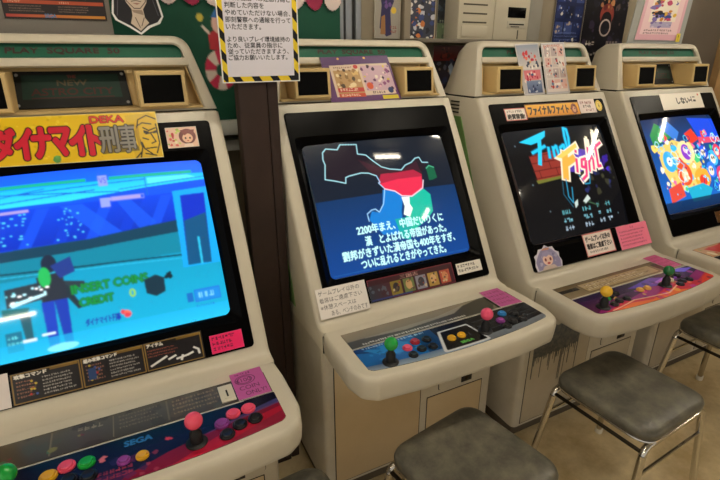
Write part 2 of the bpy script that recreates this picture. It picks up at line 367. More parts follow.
def housing_profile(inset=0.):
    a = [yz(s, -inset) for s in (-.3405, -.2, 0., .2, .300)]
    fil = [(-.3525+.0, .690), (-.3605, .678), (-.374, .6705), (-.392, .668), (-.404, .668)]
    return a + [(y+inset, z-inset*.3) for y, z in fil] + [(-.404+inset, .604)]
def build_body(root, shellm, doorm):
    # lower cabinet
    bm = bmesh.new()
    out = rpoly([(-.336, .26), (-.336, -.383), (.336, -.383), (.336, .26)], [0, .022, .022, 0])
    loft(bm, [[(x, y, .052) for x, y in out], [(x, y, .60) for x, y in out]])
    b = finish('base_cabinet', bm, BASEW, root)
    bm = bmesh.new(); box(bm, -.325, .325, -.366, .25, 0, .052); finish('plinth', bm, mat('plinth_brown', '#5d5344', .7, noise=.4, nscale=10), root)
    bm = bmesh.new()
    box(bm, -.304, .020, -.3836, -.38, .062, .594, mi=1); box(bm, -.301, .017, -.3856, -.38, .065, .592, .002)
    finish('front_panel', bm, [doorm, GAP], root)
    bm = bmesh.new()
    box(bm, .046, .290, -.3836, -.38, .062, .290, mi=1); box(bm, .049, .287, -.3856, -.38, .065, .287, .002)
    d = finish('coin_door', bm, [doorm, GAP], root)
    bm = bmesh.new()
    pts = rpoly([(.092, .303), (.296, .303), (.296, .340), (.092, .340)], .012); prism(bm, pts, 'y', -.3838, -.38, mi=1)
    pts = rpoly([(.094, .305), (.294, .305), (.294, .338), (.094, .338)], .011); prism(bm, pts, 'y', -.3858, -.38)
    p = finish('coin_plate', bm, [BASEW, GAP], root)
    bm = bmesh.new(); box(bm, .190, .236, -.388, -.385, .307, .336, .001); box(bm, .205, .222, -.389, -.387, .312, .331, .001, mi=1)
    finish('lock', bm, [BLACKM, DARKM], p)
    # monitor housing: cheeks, top strip and lower apron, flush with each other
    bm = bmesh.new()
    for s in (-1, 1):
        rings = []
        for x, ins in ((.300, 0), (.326, 0), (.334, .0025), (.339, .008), (.341, .018)):
            pr = housing_profile(ins); y0 = .26
            ring = [(s*(x-(.004 if z > 1.2 else 0)), y, z) for y, z in pr] + [(s*x, -.2, .602), (s*x, y0, .602), (s*(x-.004), y0, 1.2575)]
            rings.append(ring)
        loft(bm, rings)
    top = [yz(-.341), yz(-.3), (.10, 1.2), (.10, 1.258)]; prism(bm, top, 'x', -.3005, .3005)
    ap = [yz(.300)] + housing_profile()[5:] + [(-.25, .604), (-.25, .70)]
    prism(bm, ap, 'x', -.3005, .3005)
    box(bm, -.301, .301, .235, .26, .602, 1.26)
    finish('monitor_housing', bm, shellm, root, angle=40)
    # green side decals with the vent slits above them
    for s in (-1, 1):
        bm = bmesh.new()
        pts = [(.068, 1.185), (.235, 1.185), (.235, .64), (-.170, .64), (-.145, .72), (-.055, .90)]
        prism(bm, pts, 'x', s*.3385 if s > 0 else -.3425, .3425 if s > 0 else -.3385); finish('side_decal', bm, GREEN, root)
        bm = bmesh.new()
        for k in range(4): box(bm, s*.340-.002, s*.340+.002, .085, .135, 1.196+k*.013, 1.201+k*.013)
        finish('vent_slit', bm, GAP, root)
    bm = bmesh.new(); box(bm, -.3325, .3325, .012, .212, 1.255, 1.2635); finish('hood_seam', bm, GAP, root)
    # hood
    bm = bmesh.new(); Z0 = 1.262
    def outl(hb, ht, zt, r, dz=0):
        return rpoly([(-hb, Z0+dz), (-ht, zt), (ht, zt), (hb, Z0+dz)], [0, r, r, 0], 7)
    def ring(hb, ht, zt, r, off, k, dz=0): return [(x, off+k*(z-Z0), z) for x, z in outl(hb, ht, zt, r, dz)]
    lean = .40
    R = [ring(.336, .283, 1.452, .05, .24, 0, 0)]
    rings = [ring(.31, .20, 1.33, .05, .235, 0), ring(.328, .245, 1.385, .06, .205, .12), ring(.335, .268, 1.430, .06, .15, .32),
             ring(.3365, .279, 1.450, .052, .085, lean), ring(.3365, .283, 1.452, .05, .012, lean), ring(.334, .281, 1.450, .049, .003, lean), ring(.329, .276, 1.446, .047, 0, lean),
             ring(.304, .268, 1.434, .030, 0, lean, .004), ring(.300, .264, 1.430, .028, .004, lean, .006), ring(.300, .264, 1.430, .028, .055, lean, .006)]
    loft(bm, rings, cap1=True)
    hood = finish('hood', bm, shellm, root, angle=40)
    bm = bmesh.new(); box(bm, -.28, .28, -.004, .012, -.011, .011, .004, M=Matrix.Translation((0, .0498, 1.386)) @ Matrix.Rotation(-math.atan(lean), 4, 'X'))
    finish('hood_bar', bm, shellm, hood)
    # yellow-beige speaker tray inside the hood
    bm = bmesh.new()
    def lp(x, z, d): return (x, d+lean*(z-Z0), z)
    q = [(-.2985, 1.2705), (-.2715, 1.376), (.2715, 1.376), (.2985, 1.2705)]
    loft(bm, [[lp(x, z, .049) for x, z in q], [lp(x, z, .054) for x, z in q]])
    for s in (-1, 1):
        w = [[lp(s*(x-o), z, d) for x, z, d in ((.2985, 1.2705, .006), (.2715, 1.376, .006), (.2715, 1.376, .05), (.2985, 1.2705, .05))] for o in (0, .003)]
        loft(bm, w)
    loft(bm, [[(-.297, -.006, 1.2705-.003), (.297, -.006, 1.2705-.003), (.297, .05, 1.2735-.003), (-.297, .05, 1.2735-.003)], [(-.297, -.006, 1.2735), (.297, -.006, 1.2735), (.297, .05, 1.2745), (-.297, .05, 1.2745)]])
    finish('speaker_tray', bm, SPK, root)
    # green strip with the dark red lettering
    p = Pic(100, 7.2, 300, '#0d4a36'); p.grad(0, 0, 100, 7.2, '#0a4a37', '#0d5c45')
    p.text('PLAY  SQUARE  50', 24, 2.2, 47, 2.9, '#3a1a18', bold=1)
    m = np.zeros_like(p.al, bool); rr = p.pmask(rpoly([(0, 0), (100, 0), (100, 7.2), (0, 7.2)], 2.5)); p.cut(rr)
    art('title_strip', p, quad(lp(-.2635, 1.431, .014), lp(.2635, 1.431, .014), lp(.2685, 1.394, .014), lp(-.2685, 1.394, .014)), PAPER, root, .001)
    # name plate
    p = Pic(54, 20, 200, '#07090a'); p.grad(4, 2, 46, 13, '#05241b', '#072e23')
    for y in (4.5, 6.8, 9.2, 11.6): p.rect(4, y, 46, .35, '#06281f')
    p.text('THE', 25, 2.4, 4, 1.5, '#5a2420', bold=1); p.text('NEW', 20, 5, 14, 3, '#4a3f2a', bold=1); p.text('ASTRO CITY', 8, 9.4, 38, 3.6, '#421514', bold=1)
    p.rect(8, 14.2, 38, .5, '#421514')
    for x, y in ((2, 2), (52, 2), (2, 18), (52, 18)): p.ell(x, y, .8, .8, '#9a9a98')
    art('name_plate', p, quad(lp(-.138, 1.364, .043), lp(.116, 1.364, .043), lp(.122, 1.277, .04), lp(-.146, 1.277, .04)), PAPER, root, .003, BLACKM)
    # speakers
    for s in (-1, 1):
        bm = bmesh.new()
        x0, x1 = sorted((s*.1365, s*.2577))
        A = [(x0, -.0275, 1.275), (x1, -.0275, 1.275), (x1, -.0195, 1.3645), (x0, -.0195, 1.3645)]
        def inset(q, d, y): return [(q[0][0]+d, q[0][1]+y, q[0][2]+d), (q[1][0]-d, q[1][1]+y, q[1][2]+d), (q[2][0]-d, q[2][1]+y, q[2][2]-d), (q[3][0]+d, q[3][1]+y, q[3][2]-d)]
        back = [(x0, .05, 1.275), (x1, .05, 1.275), (x1, .088, 1.3645), (x0, .088, 1.3645)]
        loft(bm, [back, inset(A, 0, .004), inset(A, .003, 0), inset(A, .010, 0), inset(A, .011, .003)])
        sp = finish('speaker', bm, SPK, root, angle=25)
        bm = bmesh.new(); loft(bm, [inset(A, .0105, .0035), inset(A, .0105, .0012)]); finish('speaker_grille', bm, GRILLE, sp)
    # black picture surround
    bm = bmesh.new()
    def rr2(hw, s0, s1, r, n): return [PL(x, s, n) for x, s in rpoly([(-hw, s0), (hw, s0), (hw, s1), (-hw, s1)], r, 6)]
    loft(bm, [rr2(.3025, -.3125, .3135, .012, -.004), rr2(.3025, -.3125, .3135, .012, .003), rr2(.300, -.310, .311, .011, .0045),
              rr2(.286, -.232, .243, .016, .0045), rr2(.284, -.229, .240, .018, .002), rr2(.2635, -.2095, .2195, .024, -.016), rr2(.2635, -.2095, .2195, .024, -.03)], cap0=False, cap1=False)
    finish('monitor_bezel', bm, BLACK, root, angle=14)
    # control panel shelf
    bm = bmesh.new()
    o = [(-.341, -.4045), (-.345, -.46), (-.345, -.575), (-.331, -.628), (-.298, -.651), (-.17, -.664), (0, -.668), (.17, -.664), (.298, -.651), (.331, -.628), (.345, -.575), (.345, -.46), (.341, -.4045)]
    o = rpoly(o, [0, .02, .03, .03, .03, .1, .2, .1, .03, .03, .03, .02, 0], 4)
    def tr(d, z): return [(x*(1-d/.345), y if y > -.41 else -.4045+(y+.4045)*(1-d/.27), z) for x, y in o]
    loft(bm, [tr(.012, .596), tr(.007, .5968), tr(.004, .600), tr(.002, .610), tr(.001, .622), tr(0, .640), tr(.001, .654), tr(.003, .661), tr(.0065, .666), tr(.011, TOPZ)])
    panel = finish('control_panel', bm, shellm, root, angle=40)
    for s in (-1, 1):
        bm = bmesh.new(); x0, x1 = sorted((s*.3424, s*.338)); box(bm, x0, x1, -.4050, -.4038, .604, .660); finish('panel_seam', bm, GAP, root)
    return panel

def crt(root, pic, blur=2):
    pic.soft(blur, .75)
    def mp(U, V):
        X = (U-.5)*.524; S = -.208+V*.426
        a = (2*U-1); b = (2*V-1)
        n = -.017 + .022*(1-.55*a*a-.45*b*b)
        return PLa(X, S, n)
    return art('screen', pic, mp, SCREEN, root)
def on_front(name, pic, x0, x1, s0, s1, parent, m=PAPER, n=.0050, thick=.0006, skew=0., label=None, edge=EDGE):
    """a sheet on the sloping front"""
    f = quad(PL(x0, s0, n), PL(x1, s0+skew, n), PL(x1, s1+skew, n), PL(x0, s1, n))
    o = art(name, pic, f, m, parent, thick, edge)
    return tag(o, label)
def front_edge(X): return -.6395+.024*(np.abs(X)/.30)**2.2
def overlay(root, pic):
    """printed control panel sheet; pic is 100 x 22"""
    m = pic.pmask(rpoly([(0, 0), (100, 0), (100, 22), (0, 22)], [.8, .8, 3, 3], 6)); pic.cut(m)
    def mp(U, V):
        X = (U-.5)*.604; return np.stack([X, -.517+V*(front_edge(X)+.517), np.full_like(X, TOPZ+.0012)], 1)
    return art('panel_overlay', pic, mp, GLOSSP, root, .0011, BLACKM)
def strip(root, pic):
    def mp(U, V): return np.stack([-.300+U*.600, -.434-V*.080, np.full_like(U, TOPZ+.0012)], 1)
    return art('move_strip', pic, mp, GLOSSP, root, .0011, BLACKM)
def on_panel(name, pic, pts, root, m=PAPER, z=TOPZ+.0026, label=None):
    f = quad(*[(x, y, z) for x, y in pts]); return tag(art(name, pic, f, m, root, .0012), label)
def joystick(root, x, y, col, label):
    z = TOPZ+.0012
    bm = bmesh.new(); lathe(bm, [(.0215, 0), (.0215, .002), (.019, .0035), (.0130, .005), (.0120, .026), (.0070, .034), (.0055, .05)], 24)
    j = finish('joystick', bm, BLACKM, root); j.location = (x, y, z); tag(j, 'black joystick with a '+label+' ball')
    bm = bmesh.new(); bmesh.ops.create_uvsphere(bm, u_segments=28, v_segments=18, radius=.0178, matrix=Matrix.Translation((0, 0, .055)))
    b = finish('ball_top', bm, mat('ball_'+label, col, .18, coat=.3), j, angle=80); tag(b, label+' ball')
def button(root, x, y, col, label, r=.0135):
    z = TOPZ+.0012
    bm = bmesh.new(); lathe(bm, [(r, 0), (r, .003), (r*.94, .0045), (r*.78, .0048), (r*.76, .003), (r*.74, .0062), (r*.66, .0078), (r*.3, .0074), (.0005, .0073)], 24)
    b = finish('button', bm, mat('button_'+label, col, .28, coat=.2), root, angle=40); b.location = (x, y, z); tag(b, label+' button')
PINK, GRN, YEL, BLU, PUR, RED, BLK = ('#f0506e', '#12a038', '#e2ab1e', '#2a7fc4', '#8a3a8e', '#a5182c', '#0b0b0e')
def scribble_pic(W, H, bg, fg, rows, n=70, m=.08, frame=None):
    p = Pic(W, H, n, bg)
    if frame: p.frame(0, 0, W, H, W*.03, frame)
    p.scrib(W*m, H*m*1.6, W*(1-2*m), H*(1-m*2.4), fg, rows); return p

LOC = [(0, 0), (.8402, .0649), (1.5916, .0034), (2.3692, .0041)]
NAMES = [
 'cream upright arcade cabinet with a yellow title banner above its bright blue screen',
 'cream upright arcade cabinet whose dark blue screen shows a map above white writing',
 'cream upright arcade cabinet with a black screen showing a neon two-word title',
 'cream upright arcade cabinet with a crowded rainbow coloured screen, farthest along the row']
CAB = [thing('arcade_cabinet', NAMES[i], 'arcade machine', (*LOC[i], 0), 0, 'arcade cabinets in a row') for i in range(4)]
for i, c in enumerate(CAB): build_body(c, SHELL if i < 2 else SHELLG, TAN if i < 2 else TANG)

# ---- first cabinet: blue fighting game
def cab_one(c):
    p = Pic(100, 80, 330, '#0a3fd0')
    p.grad(0, 0, 100, 7.5, '#1558f0', '#0f6cf4'); p.grad(0, 7, 100, 8, '#16b8f2', '#35d6f6')
    p.poly([(0, 15.5), (35, 15.4), (72, 12.2), (100, 10.5), (100, 16), (0, 18)], '#0d52e0')
    for x0, y0, x1, y1, w in ((0, 8, 60, 13, .5), (20, 9.5, 72, 8, .5), (12, 13, 50, 11, .5), (0, 12, 30, 8, .4), (72, 7, 72, 16, .5), (60, 12, 100, 9, .4)): p.line([(x0, y0), (x1, y1)], w, '#1464cc')
    p.poly([(73, 7.4), (92, 7.4), (96, 9), (73, 10.5)], '#56e0f8')
    p.grad(0, 16.5, 83, 17, '#0a44dc', '#0730b8')
    for k in range(7):
        x = 4+k*13; p.poly([(x, 34), (x+9, 17), (x+14, 17), (x+5, 34)], '#1450e4' if k % 2 else '#0b3ccc', .8)
    p.poly([(35, 17), (44, 17), (60, 34), (50, 34)], '#1a5cec', .7); p.poly([(58, 17), (64, 17), (74, 30), (66, 32)], '#1a5cec', .6)
    for k in range(46):
        x = p.rnd.choice([p.rnd.uniform(11, 21), p.rnd.uniform(35, 43), p.rnd.uniform(30, 42)]); y = p.rnd.uniform(18, 32)
        p.rect(x, y, p.rnd.uniform(.4, 1.6 if x < 22 else .7), .5, '#59dff5')
    p.poly([(0, 34), (45, 33.6), (84, 30.5), (100, 25), (100, 43), (0, 45)], '#10495f'); p.grad(0, 37, 100, 43, '#0a8fb4', '#12a9d2')
    p.poly([(0, 34.5), (45, 33.6), (84, 30), (84, 36), (40, 38.5), (0, 40)], '#123e55')
    p.poly([(0, 38.6), (40, 38.4), (84, 36), (84, 46), (0, 47)], '#0c7f9a')
    p.line([(0, 42.8), (31, 45), (84, 47.5)], .8, '#0b4256'); p.line([(0, 44.5), (40, 46.6), (100, 50)], .4, '#2ab4d8')
    p.poly([(83.4, 15.6), (100, 14.5), (100, 53.6), (82, 53.7)], '#12a0e4'); p.poly([(86.6, 18), (98.4, 17.6), (95.6, 53), (84.4, 52.8)], '#0b2fbe')
    p.poly([(86.3, 31), (97.2, 28), (95.6, 53), (84.4, 52.8)], '#0c4f7c'); p.line([(91.5, 40), (91, 53)], 1, '#2ab8e0')
    p.rect(0, 5.1, 47, 1.6, '#14b08c'); p.rect(56.7, 5.3, 37.5, 1.5, '#14b08c')
    p.rect(51.9, 4.4, 3.8, 5.2, '#8f9df0'); p.text('VS', 52.3, 5.3, 3, 3, '#3a3fb8')
    p.rect(8, 16.6, 15, 1.3, '#a89ad8'); p.rect(54, 15.6, 15, 1.3, '#a89ad8'); p.frame(56, 15.2, 14.5, 2.2, .4, '#7688e8'); p.rect(51.5, 15.4, 4, 4.4, '#8f9df0')
    # two fighters, plainly drawn
    p.poly([(10, 50), (26, 49), (40, 51.8), (40, 54), (30, 56), (10, 58)], '#2b3a44'); p.poly([(33, 52), (38, 63), (36, 63.5), (31, 55)], '#22323c')
    p.poly([(22, 47), (32, 46), (33, 58), (23, 59)], '#28303c'); p.ell(27.5, 42, 3, 4, '#1c2a40'); p.poly([(28, 43), (36, 40), (37, 47), (31, 49)], '#223a86')
    p.ell(25.2, 47.5, 2.3, 4.4, '#25b45a')
    p.poly([(22.5, 58), (27.5, 58), (27, 78), (23.2, 78)], '#1c3fb4'); p.poly([(27.5, 58), (32.6, 58), (32.2, 77), (29, 77)], '#1a3aa8')
    for k in range(20): p.ell(p.rnd.uniform(10, 26), p.rnd.uniform(51, 57), p.rnd.uniform(.3, 1), .45, p.rnd.choice(['#bff4ff', '#ffffff', '#7adff0']))
    p.poly([(11, 56.5), (25, 54), (25, 55), (12, 58)], '#c8f6ff')
    p.poly([(8, 58), (18, 59), (17, 63), (8, 62)], '#176a6e'); p.poly([(14, 62), (18, 62), (18, 72), (15, 72)], '#255a68'); p.rect(14, 72, 5, 1.4, '#d8e8f0'); p.rect(21, 71, 5, 1, '#d8f0f8')
    p.rect(8, 68, 6, 8, '#1c6f8c'); p.scrib(8.5, 69.5, 5, 5, '#66d6e0', 2)
    p.grad(0, 73, 100, 7, '#1cb0e6', '#2ac4f2', al=.6); p.ell(28, 78, 6, 1.6, '#8cecff', .8)
    p.text('INSERT COINS', 34.6, 53.2, 31, 3.6, '#0f8f3e', bold=1, out='#1c5a30', ow=2); p.text('CREDIT', 36.8, 59.4, 13.5, 3.4, '#0f8f3e', bold=1, out='#1c5a30', ow=2); p.text('0', 57, 59.2, 2.4, 3.6, '#8fc83a', bold=1)
    p.poly([(63.8, 56.2), (69, 54.6), (72.6, 56.6), (72.3, 63), (68, 64.6), (63.9, 62.5)], '#14303f'); p.blots(6, ['#1a3a48', '#0e2632'], .6, 1.6, (73, 54, 4, 3))
    p.text('ダイナマイト刑事', 37.8, 68.6, 14, 3.2, '#1733a8', bold=1); p.blots(3, ['#d8404e', '#e86a5a'], 1, 2, (52, 68.6, 3, 2.6))
    p.rect(81, 66, 3, 4.4, '#1667b8'); p.frame(84.5, 65, 12.5, 6, .6, '#1f6fce'); p.rect(85, 65.6, 11.5, 5, '#1b86d6'); p.scrib(86, 66.6, 10, 3, '#7cd2f6', 1, .1); p.scrib(84.5, 72.4, 11, 2, '#1f6fce', 1)
    crt(c, p)
    # yellow banner
    p = Pic(100, 29, 300, '#e8c41c'); p.blots(9, ['#3f8a4a', '#5a9a50', '#c9a815'], 1.6, 3.2); p.blots(60, ['#d9b412', '#f0d23a'], .6, 1.6)
    p.poly([(82, 2), (96, 1), (100, 6), (100, 29), (84, 29)], '#d8b41c')
    for ch, x0, w, y0, h in (('ダ', 14, 10.5, 7.5, 17), ('イ', 25, 7.4, 8, 17), ('ナ', 33.4, 8, 7.5, 17), ('マ', 42.2, 9, 8, 16), ('イ', 51.6, 8, 7.5, 17), ('ト', 61.2, 6.2, 7.5, 17)):
        p.text(ch, x0, y0, w, h, '#cf1f3a', bold=6, out='#160b0c', ow=4)
    p.poly([(66, 9), (86.5, 7.4), (87, 24), (67, 25)], '#1a1512', .75); p.text('刑', 66.6, 8, 9.8, 16, '#8a8680', bold=2, out='#100d0b', ow=3); p.text('事', 77.2, 7.6, 9.2, 17, '#8a8680', bold=1, out='#100d0b', ow=3)
    p.text('DEKA', 63, 1.8, 18, 4, '#d0281e', bold=1, out='#5a0e0c', ow=2)
    # bald scowling man drawn with black lines
    p.poly([(86, 10), (88, 4), (92, 2), (97, 3), (99, 7), (99, 20), (96, 26), (90, 27), (86, 20)], '#dcb61e')
    for q in ([(87, 29), (89, 22), (87, 12), (89, 5), (94, 2.5), (99, 5)], [(91, 10), (94, 12), (98, 10.5)], [(92, 14), (97, 13)], [(95, 14), (97, 19), (94.5, 20)], [(91, 23), (97, 22.5)], [(90, 26), (96, 27.5)], [(84, 29), (88, 25)], [(87.5, 9), (91, 7), (96, 8)], [(90, 16.4), (93, 17.6)], [(89, 19), (90, 23), (94, 26.6)], [(98.6, 8), (99, 20), (96.6, 26)]): p.line(q, .8, '#231b0a')
    p.poly([(91, 11.6), (94, 12.6), (93.6, 14), (91, 13.4)], '#231b0a'); p.poly([(96, 12.8), (98.6, 11.8), (98.4, 13.6), (96.4, 14)], '#231b0a'); p.poly([(86, 12), (88.6, 9), (88.2, 20), (87, 22)], '#b8941a')
    p.frame(0, 0, 100, 29, .5, '#f4e48a')
    f = quad(PL(-.250, -.346, .006), PL(.171, -.344, .006), PL(.171, -.217, .006), PL(-.250, -.226, .006))
    tag(art('title_banner', p, f, SATIN, c, .0015), 'yellow card banner with big red lettering')
    p = Pic(24, 19, 90, '#e8c0a8'); p.frame(0, 0, 24, 19, .6, '#e4d8cc'); p.blots(14, ['#c0d060', '#d85a52', '#f0e4c0', '#a0b850'], .8, 2, (1, 2, 9, 15)); p.text('!', 4, 5, 2, 8, '#c02030', bold=1)
    p.ell(16, 9, 6.5, 7, '#6b2a28'); p.ell(16, 10.5, 4, 4.2, '#f0c4a4'); p.poly([(11, 3), (14, 8), (17, 6), (21, 8), (22, 3)], '#7a302c'); p.ell(14.4, 10.5, .7, 1, '#301414'); p.ell(17.8, 10.5, .7, 1, '#301414'); p.ell(16, 13, .8, .5, '#c04040'); p.poly([(12, 19), (13, 15.5), (19, 15.5), (20, 19)], '#f0d8c8')
    on_front('girl_sticker', p, .186, .265, -.2965, -.239, c, SATIN, label='small pink picture sticker of a brown haired girl')
    # instruction cards
    p = Pic(100, 20, 300, '#15131a')
    for k, x in enumerate((.6, 33.6, 66.6)):
        p.frame(x, .6, 32.4, 18.8, .55, '#9a7a3c'); p.grad(x+.6, 1.1, 31, 1.6, '#3a2a18', '#8a6a28', True)
        p.rect(x+1, 1.2, 17, 3, '#0c0a0c'); p.text(('攻撃コマンド', '組み攻撃コマンド', 'アイテム')[k], x+1.4, 1.5, (15, 17, 9)[k], 2.5, '#e8e4dc', bold=1)
        if k < 2:
            p.scrib(x+2, 5.6, 9, 11.5, '#9a6a58', 5, .5); p.scrib(x+14, 5.4, 16, 12.5, '#b8b4b0', 6, .5)
            for q in range(7): p.ell(x+3+p.rnd.random()*9, 6+p.rnd.random()*10, .6, .7, p.rnd.choice(['#b83030', '#c8b040', '#3858a8']))
    p.rect(36.5, 8, 4, 7.5, '#234274'); p.scrib(68, 5.6, 18, 6, '#a05a48', 3, .5)
    for q in ([(69, 16.5), (78, 12.2)], [(79, 14.6), (83, 13)], [(83.5, 15.6), (90, 14.6), (93, 13.6)], [(86, 17), (87, 14)], [(94, 10.5), (96.4, 12.5), (96.6, 15.4)]): p.line(q, 1.3, '#e4e4e2')
    on_front('instruction_card', p, -.221, .180, .2435, .3115, c, SATIN, label='dark instruction card in three panels')
    p = Pic(20, 20, 60, '#e6dcd8'); p.scrib(2, 2, 16, 16, '#4a3a3a', 3, .4)
    on_front('paper_note', p, -.298, -.2235, .238, .312, c, label='white paper note')
    p = Pic(30, 17, 90, '#ee2468'); p.scrib(2, 2, 22, 14, '#40102a', 3, .35); p.frame(0, 0, 30, 17, .5, '#f85a8c')
    on_front('price_note', p, .196, .277, .2625, .3085, c, label='hot pink handwritten note')
    # strip, panel sheet
    p = Pic(100, 13.3, 320, '#4a4034'); p.grad(0, 0, 100, 13.3, '#5a5040', '#453a30'); p.blots(40, ['#3a3028', '#5c4a3c', '#403a30', '#4a4a3c'], 1, 4, al=.5)
    for x in (25, 44, 62): p.rect(x, 1, .4, 11, '#7a6a50')
    p.scrib(64, 2, 18, 9, '#8a7250', 4, .5); p.scrib(46, 2, 14, 8, '#76664c', 4, .5); p.scrib(33, 2.5, 9, 3, '#8c7c60', 1, .3)
    p.blots(6, ['#48684a', '#6a3a38', '#7a7040'], .8, 1.8, (12, 4, 24, 7)); p.rect(82, 2.5, 4.5, 7, '#a06430'); p.rect(86, 1, 6, 10, '#4a3c50'); p.rect(0, 2, 6, 9, '#7a6430'); p.ell(3, 6, 2.4, 3, '#3a4450')
    strip(c, p)
    p = Pic(100, 22, 330, '#0b1028'); p.grad(0, 0, 100, 22, '#0a0e26', '#141638')
    p.poly([(40, 22), (60, 15), (80, 10.5), (100, 8), (100, 22)], '#7a1230'); p.poly([(60, 22), (78, 15), (100, 11.5), (100, 22)], '#a81a34'); p.poly([(74, 22), (88, 18), (100, 15), (100, 22)], '#8a2038')
    p.poly([(70, 13), (88, 8), (100, 5.5), (100, 9), (80, 11.5)], '#4a4a86', .6); p.poly([(0, 22), (0, 16), (20, 15), (50, 17), (45, 22)], '#3a1c44'); p.blots(22, ['#7a2a4a', '#5a2050', '#a03a50', '#2a2450'], .8, 2.6, (22, 11, 36, 10), .7)
    p.scrib(34, 14.5, 18, 5, '#9a3048', 2, .3); p.text('SEGA', 47.4, 3.0, 8.5, 2.6, '#2f6fa8', bold=1); p.line([(0, .4), (88, .4)], .5, '#d8d4c8')
    for x, y in ((39.6, 7), (60, 7.6)): p.blots(3, ['#c83a4a', '#d8707a'], .7, 1.3, (x, y, 2, 2))
    overlay(c, p)
    p = Pic(15, 20, 90, '#b8589a'); p.text('¥', 1.6, 5.2, 1.8, 3.4, '#4a1a44'); p.line([(5.8+3.3*math.cos(t*.4), 6.6+2.6*math.sin(t*.4)) for t in range(17)], .45, '#5a2050'); p.line([(6+4.6*math.cos(t*.4), 6.6+3.4*math.sin(t*.4)) for t in range(17)], .4, '#5a2050'); p.text('100', 4.2, 5.2, 4.4, 2.8, '#4a1a44')
    p.text('COIN', 2.2, 11, 9, 2.8, '#4a1a44'); p.text('ONLY!', 4, 15.2, 9.6, 2.8, '#4a1a44'); p.scrib(2, 1.2, 8, 1.6, '#4a1a44', 1, .2)
    on_panel('price_sticker', p, [(.221, -.412), (.298, -.409), (.298, -.515), (.222, -.514)], c, label='pink purple coin price sticker')
    bm = bmesh.new(); box(bm, .186, .2185, -.506, -.446, TOPZ, TOPZ+.004, .001); box(bm, .194, .211, -.497, -.462, TOPZ+.003, TOPZ+.0052, .0005, mi=0); box(bm, .2005, .2045, -.491, -.467, TOPZ+.005, TOPZ+.0056, mi=1)
    finish('coin_slot', bm, [mat('slot_cream', '#d6cfba', .4), GAP], c)
    joystick(c, .116, -.600, PINK, 'pink'); joystick(c, -.196, -.588, '#109a3a', 'green')
    for x, y, col, l in ((.172, -.571, PUR, 'purple'), (.200, -.551, PINK, 'pink'), (.234, -.549, PINK, 'pink'), (.176, -.607, BLK, 'black'), (.206, -.590, BLK, 'black'), (.240, -.586, BLK, 'black'),
                         (-.145, -.565, YEL, 'yellow'), (-.116, -.553, PINK, 'pink'), (-.082, -.560, GRN, 'green'), (-.142, -.603, BLK, 'black'), (-.110, -.592, BLK, 'black'), (-.078, -.597, BLK, 'black')): button(c, x, y, col, l, .0158)
    button(c, -.018, -.587, PUR, 'purple', .0125); button(c, .015, -.589, YEL, 'yellow', .0125)
cab_one(CAB[0])

